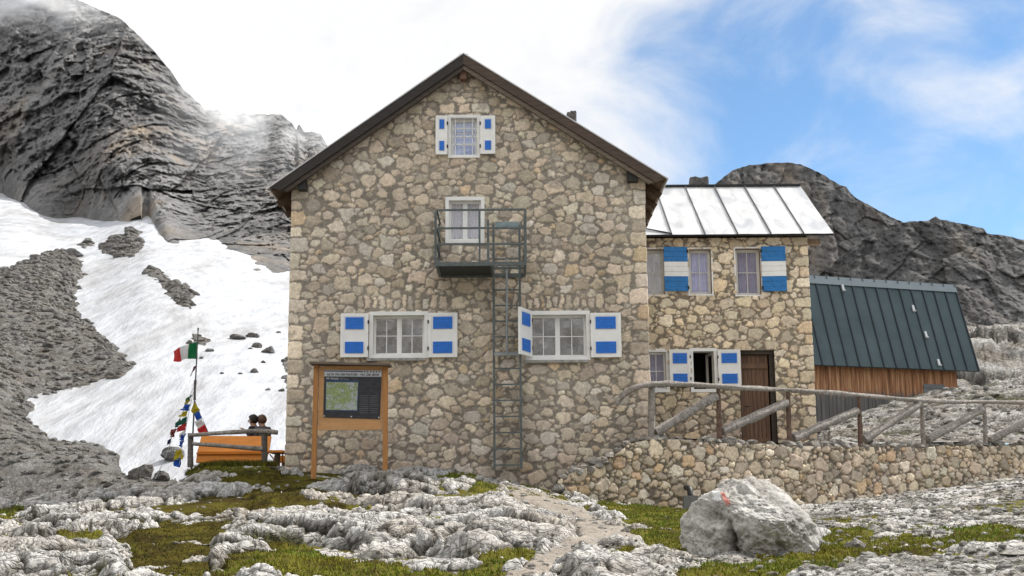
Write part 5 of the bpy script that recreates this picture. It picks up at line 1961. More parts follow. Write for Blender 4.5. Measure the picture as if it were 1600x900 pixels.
# two rocks behind the prayer flag strings
for i, (px, py, r_, d, lb) in enumerate(((270, 712, 20, 48, 'grey boulder on the snow behind the prayer flag strings'), (222, 742, 22, 46, 'low grey boulder at the lower tip of the snowfield'), (255, 745, 13, 45, 'small pale boulder at the lower edge of the snow under the flags'))):
    q = P(px, py, d); c, f = VAR3[(i + 3) % 8]; rm = r_ / 2000 * d
    o = link('rock', quads_mesh('rock', c * np.array([rm * 1.2, rm, rm * .75]), f, smooth=False), M['snow_rock'])
    o.location = q; tag(o, lb, 'rock')

TOP = [(-900, -700), (-300, -420), (-80, -160), (0, -90), (60, -40), (110, -5), (150, 12), (190, 30), (215, 54), (240, 79), (266, 110), (286, 139), (310, 160), (322, 172), (345, 171), (370, 174), (400, 178), (440, 179), (455, 191), (463, 203), (467, 194), (476, 206), (488, 205), (502, 210), (512, 228), (560, 262), (640, 300), (760, 360), (900, 430)]


def foot_depth(pc, fy):
    out = []
    for a, y in zip(pc, fy):
        sf = S(a, y); nz = float(np.interp(a, [-900, 0, 270, 440, 900], [1.0, .9, 1.45, 1.75, 1.5])); fs_ = float(np.interp(a, pxn, footSs)) * DF
        m_ = (fs_ - nz) / (DF - 45)
        # nz + m (d - 45) = sf d
        d = (nz - 45 * m_) / (sf - m_) if abs(sf - m_) > 1e-4 else DF
        out.append(min(max(d, 110), DF + 4) if d > 0 else DF + 4)
    return np.array(out)


def cliff(name, foot, top, d0, lean, px0, px1, st, nv, mat, seed, label, fine=None, amp=1.0, diag=35, foot_off=25, power=1.0, on_snow=False, crk=1.0):
    pc = cols(px0, px1, fine[0], fine[1], st, st * 6) if fine else np.arange(px0, px1, st)
    v = np.linspace(-.12, 1.0, nv)
    fx_ = np.interp(pc, [a for a, _ in foot], [b for _, b in foot]) + 4
    tx_ = np.interp(pc, [a for a, _ in top], [b for _, b in top]) + 1.3 * perlin(pc * .13 + seed, pc * 0)
    PC, VV = np.meshgrid(pc, v)
    PY = fx_[None, :] * (1 - VV) + tx_[None, :] * VV
    if on_snow:      # rows follow the jagged foot only near the snow
        fs2 = np.convolve(np.pad(fx_, 40, mode='edge'), np.ones(81) / 81, 'valid')
        wv_ = np.clip(1 - VV / .35, 0, 1) ** 2
        PY = (fx_[None, :] * wv_ + fs2[None, :] * (1 - wv_)) * (1 - VV) + tx_[None, :] * VV
    H_ = (fx_ - tx_)[None, :] * d0 / 2000
    if on_snow:
        fd_ = foot_depth(pc, fx_ + 1)
        fd_ = np.convolve(np.pad(fd_, 14, mode='edge'), np.ones(29) / 29, 'valid')
        fsm = np.convolve(np.pad(fd_, 120, mode='edge'), np.ones(241) / 241, 'valid')
        fsm = np.convolve(np.pad(fsm, 60, mode='edge'), np.ones(121) / 121, 'valid')
        top_d = np.full_like(fd_, d0) + lean * (fx_ - tx_) * d0 / 2000
        top_d = np.convolve(np.pad(top_d, 90, mode='edge'), np.ones(181) / 181, 'valid')
        fd_ = np.minimum(fd_, fsm + 7)
        bl = sstep(-.02, .30, VV)
        fdv = fd_[None, :] * (1 - bl) + fsm[None, :] * bl
        DD = fdv + (top_d[None, :] - fdv) * np.clip(VV, -.1, 1)
    else:
        DD = d0 + lean * H_ * np.sign(VV) * np.abs(np.clip(VV, -.1, 1)) ** power
    # direction through (PC,PY)
    dirs = np.stack([(PC - 800) / F, (450 - PY) / F, -np.ones_like(PC)], -1) @ CMN.T
    base = dirs / dirs[..., 1:2] * DD[..., None]
    x, y, z = base[..., 0], base[..., 1], base[..., 2]
    sc = d0 / 200.0
    a = R(diag)
    xr = x * math.cos(a) + z * math.sin(a); zr2 = -x * math.sin(a) + z * math.cos(a)
    w1 = 6 * fbm(x / sc * .03 + seed, z / sc * .03, o=4)
    n1 = ridged((x + w1) / sc * .030 + seed, z / sc * .011 + .5, y / sc * .01, o=7, gain=.55)
    n2 = ridged((xr + w1) / sc * .022, zr2 / sc * .075 + seed, y / sc * .02, o=6, gain=.58)
    n3 = ridged(x / sc * .16 + w1 * .05, z / sc * .10 + seed, o=5, gain=.6)
    n4 = fbm(x / sc * .6, z / sc * .6, o=4, gain=.65)
    e = sstep(0, .06, 1 - VV) * .9 + .1
    B1, C1 = blocks((xr + w1) / sc * .035, zr2 / sc * .016 + seed, 3, 1.0, .10); B2, C2 = blocks((x + w1 * .6) / sc * .085, z / sc * .045 + seed, 9, 1.0, .12); B3, C3 = blocks((xr + w1 * .4) / sc * .22, zr2 / sc * .28, 17, 1.0, .16)
    dp = amp * sc * (8 * (n1 - .6) + 4 * (n2 - .6) + 4.6 * (n3 - .55) + 2.4 * n4 + 5.0 * B1 - 4 * C1 * crk + 4.5 * B2 - 1.7 * C2 * crk + 2.6 * B3 - .8 * C3 * crk) * (.25 + .75 * sstep(0, .22, VV) if on_snow else 1.0)
    # displacement mostly towards the viewer, some of it up
    dv = -base / np.linalg.norm(base, axis=-1, keepdims=True)
    Vv = base + dv * (dp * 1.0)[..., None]
    Vv[..., 2] += -.15 * dp * e * 0
    cav_ = np.clip(.5 * np.clip((boxblur(dp, 2) - dp) / (.9 * amp * sc), 0, 1) + .6 * np.clip((boxblur(dp, 8) - dp) / (2.6 * amp * sc), 0, 1), 0, .9)
    me = grid_mesh(name, Vv, {'cav': cav_})
    o = link(name, me, mat)
    tag(o, label, kind='structure')
    return o


FOOTC = [(a, b) for a, b in FOOT]
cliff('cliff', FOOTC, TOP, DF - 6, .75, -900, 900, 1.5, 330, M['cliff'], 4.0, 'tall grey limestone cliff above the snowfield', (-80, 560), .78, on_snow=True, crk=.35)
# snow patch on the shoulder behind the cliff end
q = [P(*a, 215) for a in ((464, 233), (488, 238), (515, 236), (500, 262), (470, 250))]
m = MB(); m.add([(p_.x, p_.y - 6, p_.z) for p_ in q], [(4, 3, 2, 1, 0)])
tag(m.build('snow', M['snow']), 'small snow patch high beside the hut roof', kind='structure')
# right-hand mountain
DOME_T = [(560, 560), (800, 420), (960, 345), (1080, 305), (1115, 290), (1130, 277), (1145, 266), (1170, 258), (1200, 254.5), (1230, 253.5), (1250, 257), (1270, 265), (1290, 275), (1310, 288), (1322, 292), (1327, 300), (1345, 314), (1362, 322), (1375, 330), (1400, 343), (1460, 365), (1600, 430), (1800, 500), (2200, 600)]
DOME_F = [(500, 640), (1600, 620), (2300, 640)]
cliff('mountain', DOME_F, DOME_T, 430, .8, 560, 2100, 2.0, 230, M['shaded_cliff'], 9.0, 'dark rounded rock dome rising behind the annex roof', (1040, 1660), .34, -12, crk=.3)
SH_T = [(1100, 620), (1180, 530), (1240, 470), (1290, 420), (1340, 380), (1390, 352), (1420, 346), (1450, 345), (1457, 341), (1462, 338), (1470, 343), (1500, 349), (1530, 355), (1538, 358), (1542, 364), (1570, 368), (1600, 375), (1700, 395), (1900, 420), (2400, 500)]
SH_F = [(1050, 660), (1300, 600), (1500, 560), (1700, 560), (2400, 600)]
cliff('mountain', SH_F, SH_T, 300, 1.1, 1100, 2200, 2.0, 230, M['shaded_cliff'], 15.0, 'dark sloping rock shoulder at the right behind the barn', (1180, 1660), .42, -30, crk=.25)
# hillside behind the viewpoint (seen in the window panes)
hx, hv = np.meshgrid(np.linspace(-160, 160, 170), np.linspace(0, 1, 110))
hy = -45 - hv * 130
hz = -2 + hv * (74 + 26 * perlin(hx * .012 + 4, hx * 0) + .25 * hx * .0) + 5 * ridged(hx * .04, hy * .04, o=6) + 1.2 * fbm(hx * .3, hy * .3, o=4)
hz = hz * np.clip(1.0 + hx * -.002, .6, 1.4)
me = grid_mesh('hillside_back', np.stack([hx, hy, hz], -1), {'cav': 0 * hx, 'moss': 0 * hx}, flip=True)
tag(link('hillside', me, M['far_rock']), 'rocky slope facing the hut, mirrored in the window panes', kind='structure')

# ------------------------------------------------------------------ terrace corner on the left
YT = 26.4
rfz = lambda px, py, d=YT: P(px, py, d)
rfn = empty('rail_fence', (P(355, 722, 26).x, 26, 1.2), 'weathered two-rail fence with two posts in front of the orange bench', 'fence')
for i, (xa, ya, xb, yb) in enumerate(((297.5, 677, 297.5, 730), (413, 672, 413.5, 730))):
    m = MB(); a = P(xb, yb, 26.0); b_ = P(xa, ya, 26.0)
    m.tube([a, a.lerp(b_, .5), b_], [.062, .06, .055], 9, 0, .08, 4, 30 + i); m.build('post', M['log_dark'], rfn)
m = MB(); m.tube([P(295, 680.5, 25.93), P(330, 677.5, 25.93), P(370, 675, 25.93), P(405, 673.5, 25.93), P(434, 676, 25.93)], [.036, .04, .046, .05, .045], 9, 0, .08, 5, 5)
m.build('rail', M['log'], rfn)
m = MB(); m.tube([P(300, 693.5, 25.95), P(335, 695.5, 25.95), P(375, 699, 25.95), P(411, 701.5, 25.95)], [.036, .042, .046, .05], 9, 0, .08, 5, 6)
m.build('rail', M['log'], rfn)

YO = 26.75
ob = empty('orange_bench', (P(365, 722, YO).x, YO, 1.25), 'wide orange painted wooden bench behind the two-rail fence', 'bench')
def slab(m, corners, Y0, Y1, t):
    vs = [P(a, b, Y0 if i < 2 else Y1) for i, (a, b) in enumerate(corners)]
    n = (vs[1] - vs[0]).cross(vs[3] - vs[0]).normalized()
    if n.y > 0: n = -n
    w = [v - n * t for v in vs]
    m.add(vs + w, [(0, 1, 2, 3), (7, 6, 5, 4), (0, 4, 5, 1), (1, 5, 6, 2), (2, 6, 7, 3), (3, 7, 4, 0)])
m = MB(); slab(m, [(308, 706), (420, 705.5), (424, 681.5), (315, 681)], YO + .15, YO + .45, .04); m.build('backrest', M['orange'], ob)
m = MB(); slab(m, [(306, 722.5), (416, 722), (419, 707), (308, 707.5)], YO, YO + .05, .04); m.build('seat_front', M['orange'], ob)
m = MB()
s0 = P(308, 707.3, YO + .05); s1 = P(419, 706.8, YO + .05)
m.box(s0.x, s1.x, YO - .01, YO + .16, s0.z - .035, s0.z - .001); m.build('seat', M['orange'], ob)
for px in (318, 362, 408):
    q = P(px, 722, YO + .3)
    MB().box(q.x - .03, q.x + .03, YO + .1, YO + .6, G1(q.x, YO) - .05, s0.z - .04).build('leg', M['dark_wood'], ob)

# beer table and benches further back on the terrace
YTB = 30.0
zt0 = 1.24
bt = empty('beer_table', (P(446, 715, YTB).x, YTB, zt0), 'folding orange beer table standing by the hut left corner', 'table')
xa = P(421, 706, YTB).x
ztop = P(430, 706, YTB).z
MB().box(xa, xa + 2.2, YTB, YTB + .5, ztop - .03, ztop).build('tabletop', wood('orange_table_top', (.45, .2, .04), (.6, .3, .08), (3, 20, 20)), bt)
for xx in (xa + .16, xa + 1.9):
    m = MB()
    for yy in (YTB + .05, YTB + .42):
        m.bar((xx, yy, zt0 - .05), (xx, yy, ztop - .03), .035); m.bar((xx + .14, yy, zt0 - .05), (xx + .14, yy, ztop - .03), .03)
    m.bar((xx - .2, YTB + .25, ztop - .04), (xx + .12, YTB + .25, ztop - .42), .025)
    m.bar((xx, YTB + .05, zt0 + .12), (xx, YTB + .42, zt0 + .12), .03)
    m.build('leg', wood('dark_orange_leg', (.16, .06, .02), (.24, .1, .03), (20, 20, 3)), bt)
bb = empty('beer_bench', (P(446, 715, 30.8).x, 30.8, zt0), 'bright orange bench top behind the folding beer table', 'bench')
MB().box(P(428, 715, 30.8).x, P(428, 715, 30.8).x + 2.0, 30.8, 31.1, P(430, 712, 30.8).z - .16, P(430, 712, 30.8).z).build('seat', M['orange'], bb)
for dx in (.2, 1.7):
    xx = P(428, 715, 30.8).x + dx
    MB().box(xx, xx + .05, 30.83, 31.06, zt0 - .06, P(430, 712, 30.8).z - .16).build('leg', M['dark_wood'], bb)
# people's bench
YPp = 29.0
zs = zt0 + .40
pb = empty('terrace_bench', (P(398, 700, YPp).x, YPp, zt0), 'terrace bench on which the two people sit behind the fence', 'bench')
pxc = P(402, 690, YPp).x
MB().box(pxc - .9, pxc + .6, YPp - .15, YPp + .2, zs - .05, zs).build('seat', M['orange'], pb)
for dx in (-.75, .45):
    MB().box(pxc + dx - .03, pxc + dx + .03, YPp - .12, YPp + .17, zt0 - .06, zs - .05).build('leg', M['dark_wood'], pb)


# ------------------------------------------------------------------ people
def skin_mesh(name, pts, edges, radii, mat, parent, sub=2):
    me = bpy.data.meshes.new(name)
    me.from_pydata([tuple(p) for p in pts], edges, [])
    o = link(name, me, mat, parent)
    mod = o.modifiers.new('skin', 'SKIN')
    sv = me.skin_vertices[0].data if me.skin_vertices else None
    if sv is None:
        dg = bpy.context.evaluated_depsgraph_get()
    for i, r_ in enumerate(radii):
        a, b_ = (r_ if isinstance(r_, tuple) else (r_, r_))
        me.skin_vertices[0].data[i].radius = (a, b_)
    me.skin_vertices[0].data[0].use_root = True
    mod.use_smooth_shade = True
    ss = o.modifiers.new('sub', 'SUBSURF'); ss.levels = sub; ss.render_levels = sub
    return o


def add_skin_layer(me):
    if not me.skin_vertices:
        pass


def person(loc, rz, label, hair_c, jacket_c, skin_c, raise_arm, lean=0.0):
    root = empty('person', loc, label, 'person', rz=rz)
    Rm = Matrix.Translation(loc) @ Matrix.Rotation(rz, 4, 'Z')
    W_ = lambda p: Rm @ Vector(p)
    mskin = painted('skin', skin_c, .6, .05, 12); mj = painted('jacket', jacket_c, .85, .15, 12); mh = painted('hair', hair_c, .7, .2, 40); mt = painted('trousers', (.03, .035, .05), .9, .15, 12)
    # local: faces +x, seat height at z=0, y left
    head = (.06 + lean, 0, .668)
    body = [(0, 0, .08), (.01 + lean * .3, 0, .28), (.02 + lean * .6, 0, .46), (.02 + lean * .8, 0, .54), (.04 + lean, 0, .58), (.055 + lean, 0, .64), (.055 + lean, 0, .725),
            (.02 + lean * .7, .17, .49), (.05 + lean * .7, .22, .24), (.28, .16, .14),
            (.02 + lean * .7, -.17, .49), (.10, -.24, .26)]
    body += [(.36, -.20, .46)] if raise_arm else [(.30, -.15, .12)]
    body += [(.08, .10, .05), (.44, .11, .05), (.46, .11, -.40), (.56, .11, -.42), (.08, -.10, .05), (.44, -.11, .05), (.46, -.11, -.40), (.56, -.11, -.42)]
    ed = [(0, 1), (1, 2), (2, 3), (3, 4), (4, 5), (5, 6), (2, 7), (7, 8), (8, 9), (2, 10), (10, 11), (11, 12), (0, 13), (13, 14), (14, 15), (15, 16), (0, 17), (17, 18), (18, 19), (19, 20)]
    rd = [(.13, .10), (.12, .095), (.13, .09), .065, .064, (.095, .085), (.085, .08), .055, .042, .03, .055, .042, .03, .085, .06, .045, .035, .085, .06, .045, .035]
    skin_mesh('body', [W_(p) for p in body], ed, rd, mskin, root)
    jk = [(0, 0, .06), (.01 + lean * .3, 0, .28), (.02 + lean * .6, 0, .46), (.025 + lean * .8, 0, .54), body[7], body[8], tuple(np.array(body[9]) * .92 + np.array(body[8]) * .08), body[10], body[11], tuple(np.array(body[12]) * .86 + np.array(body[11]) * .14)]
    skin_mesh('jacket', [W_(p) for p in jk], [(0, 1), (1, 2), (2, 3), (2, 4), (4, 5), (5, 6), (2, 7), (7, 8), (8, 9)], [(.15, .12), (.14, .115), (.155, .11), .075, .075, .058, .045, .075, .058, .045], mj, root)
    tr = [(0, 0, .06), body[13], body[14], (.46, .11, -.36), body[17], body[18], (.46, -.11, -.36)]
    skin_mesh('trousers', [W_(p) for p in tr], [(0, 1), (1, 2), (2, 3), (0, 4), (4, 5), (5, 6)], [(.14, .11), .10, .075, .06, .10, .075, .06], mt, root)
    # hair: a cap over the back and top of the head
    hp, hf = ICO[3]
    c = hp * np.array([.122, .108, .118])
    c *= (1 + .10 * fbm(hp[:, 0] * 3, hp[:, 1] * 3, hp[:, 2] * 3, o=3))[:, None]
    keepv = (hp[:, 0] < .30) | (hp[:, 2] > .45)
    c[~keepv] *= .72
    wpts_ = np.array([W_(tuple(np.array((head[0] - .012, 0, head[2] + .035)) + q))[:] for q in c])
    link('hair', quads_mesh('hair', wpts_, hf), mh, root)
    # face
    MB().tube([W_((head[0] + .075, 0, head[2] + .03)), W_((head[0] + .108, 0, head[2] - .005)), W_((head[0] + .08, 0, head[2] - .015))], [.009, .014, .009], 8, 0, 0, 3).build('nose', mskin, root)
    for sy in (-1, 1):
        MB().tube([W_((head[0] - .005, sy * .078, head[2] + .02)), W_((head[0] - .01, sy * .09, head[2] - .0)), W_((head[0] - .003, sy * .078, head[2] - .025))], [.012, .014, .01], 8, 0, 0, 3).build('ear', mskin, root)
        MB().tube([W_((head[0] + .074, sy * .03, head[2] + .02)), W_((head[0] + .083, sy * .03, head[2] + .02))], .009, 8).build('eye', M['black'], root)
    MB().tube([W_((head[0] + .078, -.022, head[2] - .042)), W_((head[0] + .086, 0, head[2] - .042)), W_((head[0] + .078, .022, head[2] - .042))], .006, 6).build('mouth', painted('lips', (.35, .12, .1), .6, .05), root)
    # hands with five fingers
    for hand, wr, el in (('hand', body[9], body[8]), ('hand', body[12], body[11])):
        wv, ev = Vector(wr), Vector(el)
        d = (wv - ev).normalized()
        sd = d.cross(Vector((0, 0, 1)))
        sd = sd.normalized() if sd.length > .1 else Vector((0, 1, 0))
        up = sd.cross(d).normalized()
        hm = MB()
        hm.tube([W_(wv - d * .02), W_(wv + d * .03), W_(wv + d * .075)], [.026, .036, .034], 10)
        for i, ln in enumerate((.062, .075, .07, .055)):
            b0 = wv + d * .07 + sd * ((i - 1.5) * .017)
            hm.tube([W_(b0), W_(b0 + d * ln * .55 + up * .004), W_(b0 + d * ln - up * .012)], [.0095, .009, .007], 7)
        t0 = wv + d * .02 + sd * -.03
        hm.tube([W_(t0), W_(t0 + d * .03 - sd * .022), W_(t0 + d * .06 - sd * .026)], [.012, .011, .008], 7)
        hm.build(hand, mskin, root)
    return root


def try_person(*a, **k):
    return person(*a, **k)


# skin_vertices layers exist only once a SKIN modifier is added; build through the modifier
q = P(399.5, 690, YPp)
person((q.x, YPp, zs), R(180 - 12), 'dark-haired person in a dark jacket, seated in profile with one hand raised', (.018, .013, .010), (.022, .022, .035), (.42, .24, .16), True, .03)
q = P(409.5, 690, YPp - .1)
person((q.x, YPp + .02, zs), R(140), 'brown-haired person in a grey hooded jacket, seated behind the dark-haired one', (.13, .07, .045), (.13, .135, .155), (.48, .29, .21), False, .02)

# ------------------------------------------------------------------ flag pole, flags
YFL = 26.6
fp = P(299, 724, YFL); ft = P(309.5, 516, YFL)
pole = empty('flagpole', (fp.x, YFL, fp.z), 'thin leaning metal flagpole at the terrace corner', 'pole')
m = MB(); m.tube([Vector((fp.x, YFL, fp.z - .1)), fp.lerp(ft, .5), ft], [.02, .017, .012], 8, sub=3); m.build('pole_shaft', M['steel'], pole)
q = fp.lerp(ft, .5)
m = MB(); m.tube([fp.lerp(ft, .62) - Vector((0, .02, 0)), fp.lerp(ft, .47) - Vector((0, .02, 0))], .03, 8, 0, .3, 4); m.build('rope_wrap', M['log_dark'], pole)
m = MB(); m.tube([ft - Vector((0, 0, .0)), ft + Vector((0, 0, .05))], .02, 8); m.build('finial', M['steel_light'], pole)


def cloth(name, corners, Y, cols_, mats, parent=None, wave=.05, vertical=False, n=28, nv=10, seed=0):
    """corners TL TR BR BL in pixels; stripes along u"""
    tl, tr, br, bl = [P(a, b, Y) for a, b in corners]
    V_ = []; mi = []
    for j in range(nv + 1):
        for i in range(n + 1):
            u, v = i / n, j / nv
            p_ = (tl * (1 - u) + tr * u) * (1 - v) + (bl * (1 - u) + br * u) * v
            p_ = p_ + Vector((0, wave * math.sin(u * 7 + v * 2 + seed) + wave * .4 * math.sin(u * 15 - v * 3 + seed), wave * .35 * math.sin(u * 6 + seed) * (u if not vertical else v)))
            V_.append(p_)
    m = MB()
    for j in range(nv):
        for i in range(n):
            k_ = min(len(cols_) - 1, int((i / n if not vertical else j / nv) * len(cols_)))
            a = j * (n + 1) + i
            m.f.append((a, a + 1, a + n + 2, a + n + 1)); m.mi.append(cols_[k_]); m.sm.append(True)
    m.v = [tuple(p_) for p_ in V_]
    return m.build(name, mats, parent)


def fabric(name, col):
    k = NT(name)
    f = k.noise(k.pos(), 9, 4, .6)
    k.color(k.ramp(f, [(0.3, tuple(c * .7 for c in col)), (0.65, col)]))
    k.b.inputs['Roughness'].default_value = .85
    tr = k.n('ShaderNodeBsdfTranslucent'); tr.inputs['Color'].default_value = (*col, 1)
    mx = k.n('ShaderNodeMixShader'); mx.inputs[0].default_value = .4
    out = [n_ for n_ in k.t.nodes if n_.type == 'OUTPUT_MATERIAL'][0]
    k.l(k.b.outputs[0], mx.inputs[1]); k.l(tr.outputs[0], mx.inputs[2]); k.l(mx.outputs[0], out.inputs[0])
    return k.m


FB = {'red': fabric('red_cloth', (.62, .05, .05)), 'white': fabric('white_cloth', (.75, .75, .76)), 'green': fabric('green_cloth', (.01, .17, .06)), 'yellow': fabric('yellow_cloth', (.55, .45, .03)), 'blue': fabric('blue_cloth', (.02, .11, .52)), 'dgreen': fabric('dark_green_cloth', (.02, .12, .085)), 'navy': fabric('navy_cloth', (.02, .035, .11)), 'maroon': fabric('maroon_cloth', (.20, .045, .04))}
fl = cloth('flag', [(309, 532.5), (270, 547), (270.5, 564), (307.5, 560.5)], YFL - .02, [0, 1, 2], [FB['green'], FB['white'], FB['red']], None, .07)
tag(fl, 'green, white and red flag flying from the top of the flagpole', 'flag')
rb = cloth('ribbon', [(306.5, 571), (302, 573), (296.5, 589), (304, 578)], YFL - .02, [0], [FB['maroon']], None, .02)
tag(rb, 'thin dark red rag tied on the flagpole below the flag', 'ribbon')


def flag_string(label, pts, flags, Y):
    s_ = empty('prayer_flag_string', P(*pts[0], Y), label, 'prayer flags', 'prayer flag strings hanging from the flagpole')
    m = MB(); m.tube([P(a, b, Y) for a, b in pts], .007, 5, sub=5); m.build('cord', M['print_white'], s_)
    for i, (c, key) in enumerate(flags):
        mx_, my_ = (c[0][0] + c[1][0]) / 2, (c[0][1] + c[1][1]) / 2
        gf = 1.12 if len(flags) > 4 else 1.05
        c = [(mx_ + (a - mx_) * gf, my_ + (b - my_) * gf) for a, b in c]
        cloth('flag', c, Y - .015, [0], [FB[key]], s_, .03, True, 10, 8, i)


flag_string('left prayer flag string of many small pennants slanting down to the rocks', [(302, 606), (290, 634), (272, 672), (262, 705), (252, 728), (243, 748)],
            [([(300, 617), (295, 627), (289, 629), (293, 621)], 'dgreen'), ([(297, 625), (292, 635), (288, 630), (295, 623)], 'yellow'), ([(298, 632), (294, 642), (283, 641), (290, 633)], 'blue'), ([(294, 642), (290, 651), (280, 651), (287, 644)], 'yellow'),
             ([(293, 651), (290, 662), (279, 664), (285, 654)], 'dgreen'), ([(283, 655), (279, 667), (273, 666), (279, 656)], 'dgreen'), ([(292, 660), (290, 671), (276, 674), (282, 665)], 'red'), ([(276, 670), (272, 682), (266, 683), (268, 672)], 'maroon'), ([(269, 683), (266, 692), (260, 697), (263, 689)], 'navy')], YFL - .06)
flag_string('middle prayer flag string hanging close beside the pole', [(302, 612), (294, 650), (288, 682), (283, 700), (280, 728)],
            [([(290, 672), (288, 682), (280, 684), (283, 676)], 'white'), ([(290, 678), (287, 690), (281, 687), (285, 678)], 'blue'), ([(287, 690), (284, 699), (280, 697), (282, 690)], 'blue'), ([(284, 702), (286, 717), (273, 718), (275, 706)], 'yellow'), ([(283, 716), (282, 730), (272, 727), (274, 717)], 'blue')], YFL - .12)
flag_string('right prayer flag string of four large cloths in yellow, blue, white and red', [(303, 622), (310, 640), (318, 658), (326, 676)],
            [([(304, 628), (312, 640), (304, 647), (298, 642)], 'yellow'), ([(311, 641), (315, 653), (308, 659), (304, 647)], 'blue'), ([(314, 653), (320, 664), (310, 671), (305, 660)], 'white'), ([(320, 663), (326, 676), (313, 681), (309, 671)], 'red')], YFL - .04)

# ------------------------------------------------------------------ mist along the cliff top
def mist(name, px0, px1, py0, py1, d, dens, seed, label):
    n = 60
    a, v = np.meshgrid(np.linspace(px0, px1, n), np.linspace(0, 1, 40))
    py = py1 + (py0 - py1) * v
    dd = d + 14 * perlin(a * .008 + seed, v * 3) - 10 * v
    dirs = np.stack([(a - 800) / F, (450 - py) / F, -np.ones_like(a)], -1) @ CMN.T
    V = dirs / dirs[..., 1:2] * dd[..., None]
    fade_ = np.sin(np.clip(v, 0, 1) * math.pi) ** 1.8 * np.sin(np.clip((a - px0) / (px1 - px0), 0, 1) * math.pi) ** 1.5
    me = grid_mesh(name, V, {'fade': fade_})
    m = bpy.data.materials.new('mist'); m.use_nodes = True
    t = m.node_tree
    for n_ in list(t.nodes): t.nodes.remove(n_)
    out = t.nodes.new('ShaderNodeOutputMaterial'); mix = t.nodes.new('ShaderNodeMixShader')
    tr = t.nodes.new('ShaderNodeBsdfTransparent'); tl = t.nodes.new('ShaderNodeBsdfTranslucent'); df = t.nodes.new('ShaderNodeBsdfDiffuse')
    ad = t.nodes.new('ShaderNodeAddShader')
    tl.inputs[0].default_value = (.95, .96, .98, 1); df.inputs[0].default_value = (.95, .96, .98, 1)
    at = t.nodes.new('ShaderNodeAttribute'); at.attribute_name = 'fade'
    ge = t.nodes.new('ShaderNodeNewGeometry'); no = t.nodes.new('ShaderNodeTexNoise'); no.inputs['Scale'].default_value = .045; no.inputs['Detail'].default_value = 6; no.inputs['Roughness'].default_value = .6
    mr = t.nodes.new('ShaderNodeMapRange'); mr.inputs[1].default_value = .36; mr.inputs[2].default_value = .66; mr.inputs[4].default_value = dens
    mu = t.nodes.new('ShaderNodeMath'); mu.operation = 'MULTIPLY'
    L = t.links.new
    L(ge.outputs['Position'], no.inputs['Vector']); L(no.outputs['Fac'], mr.inputs[0]); L(mr.outputs[0], mu.inputs[0]); L(at.outputs['Fac'], mu.inputs[1])
    L(tl.outputs[0], ad.inputs[0]); L(df.outputs[0], ad.inputs[1])
    L(mu.outputs[0], mix.inputs[0]); L(tr.outputs[0], mix.inputs[1]); L(ad.outputs[0], mix.inputs[2]); L(mix.outputs[0], out.inputs[0])
    o = link(name, me, m)
    o.visible_shadow = True
    tag(o, label, kind='stuff')


mist('mist', -350, 420, -230, 80, 176, .65, 1.0, 'cloud drifting over the cliff top')
mist('mist', 230, 660, 60, 300, 168, .5, 5.0, 'thin mist hanging along the lower cliff ridge')

# ------------------------------------------------------------------ light and sky
SUN = Vector((.66, .48, .80)).normalized()
sun_el = math.asin(SUN.z); sun_az = math.atan2(SUN.x, SUN.y)
sd = bpy.data.lights.new('sun', 'SUN'); sd.energy = 6.6; sd.angle = R(.6); sd.color = (1.0, .95, .88)
so = bpy.data.objects.new('sun', sd); COL.objects.link(so)
so.rotation_euler = SUN.to_track_quat('Z', 'Y').to_euler()
w = bpy.data.worlds.new('World'); scene.world = w; w.use_nodes = True
t = w.node_tree
for n_ in list(t.nodes): t.nodes.remove(n_)
L = t.links.new
out = t.nodes.new('ShaderNodeOutputWorld')
sky = t.nodes.new('ShaderNodeTexSky'); sky.sky_type = 'NISHITA'; sky.sun_disc = False
sky.sun_elevation = sun_el; sky.sun_rotation = sun_az; sky.altitude = 2500; sky.air_density = 1.0; sky.dust_density = .6
bg = t.nodes.new('ShaderNodeBackground'); bg.inputs[1].default_value = .15
cl = t.nodes.new('ShaderNodeBackground'); cl.inputs[0].default_value = (1.0, 1.0, 1.0, 1); cl.inputs[1].default_value = 1.02
mx = t.nodes.new('ShaderNodeMixShader')
tc = t.nodes.new('ShaderNodeTexCoord')
sp = t.nodes.new('ShaderNodeSeparateXYZ'); L(tc.outputs['Generated'], sp.inputs[0])


def mth(op, a, b=0.0, clamp=False):
    n_ = t.nodes.new('ShaderNodeMath'); n_.operation = op; n_.use_clamp = clamp
    for i, v in enumerate((a, b)):
        if hasattr(v, 'is_linked'): L(v, n_.inputs[i])
        else: n_.inputs[i].default_value = v
    return n_.outputs[0]


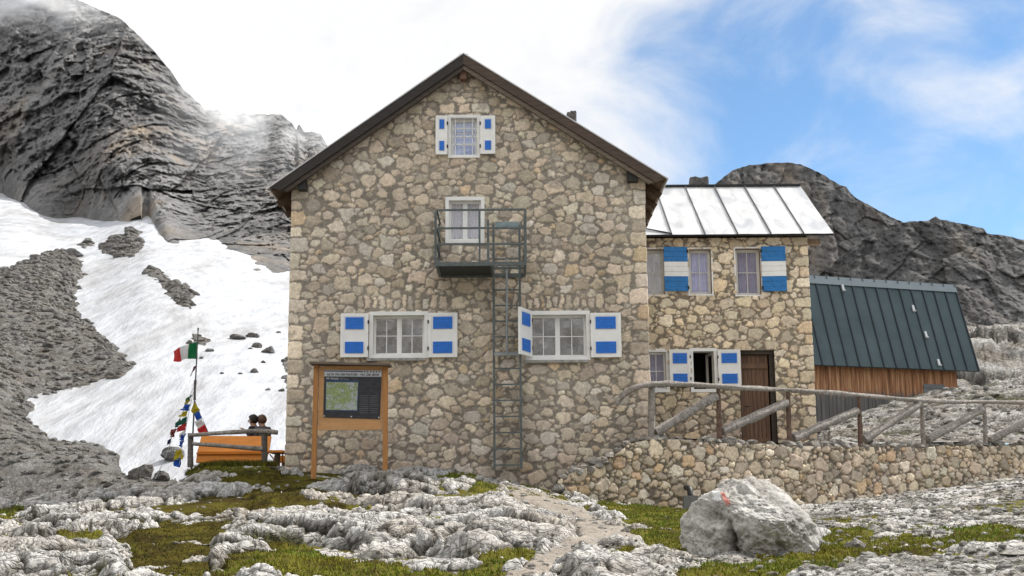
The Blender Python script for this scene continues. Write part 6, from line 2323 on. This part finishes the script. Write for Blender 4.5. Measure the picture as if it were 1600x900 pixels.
mp = t.nodes.new('ShaderNodeMapping'); mp.inputs['Scale'].default_value = (1, 1, 1.5); mp.inputs['Rotation'].default_value = (0, R(24), 0); L(tc.outputs['Generated'], mp.inputs['Vector'])
n1 = t.nodes.new('ShaderNodeTexNoise'); n1.inputs['Scale'].default_value = 8.0; n1.inputs['Detail'].default_value = 9; n1.inputs['Roughness'].default_value = .55; n1.inputs['Distortion'].default_value = .5
L(mp.outputs[0], n1.inputs['Vector'])
mr = t.nodes.new('ShaderNodeMapRange'); L(sp.outputs['X'], mr.inputs[0])
mr.inputs[1].default_value = -.10; mr.inputs[2].default_value = .17; mr.inputs[3].default_value = 1.1; mr.inputs[4].default_value = .22
nn_ = mth('MULTIPLY', mth('SUBTRACT', n1.outputs['Fac'], .5), 2.1)
hz_ = mth('MULTIPLY', mth('SUBTRACT', sp.outputs['Z'], .32), .9)
cov = mth('ADD', mth('ADD', mr.outputs[0], nn_), hz_, )
cov = mth('ADD', cov, .12, True)
sm_ = t.nodes.new('ShaderNodeMapRange'); sm_.interpolation_type = 'SMOOTHSTEP'; L(cov, sm_.inputs[0]); sm_.inputs[1].default_value = 0; sm_.inputs[2].default_value = 1.05; sm_.inputs[4].default_value = 1.0
bk = t.nodes.new('ShaderNodeMapRange'); bk.interpolation_type = 'SMOOTHSTEP'; L(sp.outputs['Y'], bk.inputs[0]); bk.inputs[1].default_value = -.3; bk.inputs[2].default_value = .5; bk.inputs[3].default_value = 1.3; bk.inputs[4].default_value = 1.0  # sky brightened behind the camera to fill the shaded facade
L(bk.outputs[0], cl.inputs[1])
bk2 = t.nodes.new('ShaderNodeMapRange'); L(sp.outputs['Y'], bk2.inputs[0]); bk2.inputs[1].default_value = .0; bk2.inputs[2].default_value = -.5; bk2.inputs[3].default_value = 0; bk2.inputs[4].default_value = .85
fin = mth('MAXIMUM', sm_.outputs[0], bk2.outputs[0])
tint = t.nodes.new('ShaderNodeMix'); tint.data_type = 'RGBA'; tint.blend_type = 'MULTIPLY'; tint.inputs[0].default_value = 1; tint.inputs[7].default_value = (.86, 1.03, 1.07, 1)
L(sky.outputs[0], tint.inputs[6]); L(tint.outputs[2], bg.inputs[0]); L(fin, mx.inputs[0]); L(bg.outputs[0], mx.inputs[1]); L(cl.outputs[0], mx.inputs[2]); L(mx.outputs[0], out.inputs[0])

scene.view_settings.view_transform = 'Standard'
scene.view_settings.look = 'None'
scene.view_settings.exposure = 0
scene.view_settings.gamma = 1
scene.cycles.use_denoising = True
scene.cycles.max_bounces = 6
scene.cycles.transparent_max_bounces = 12
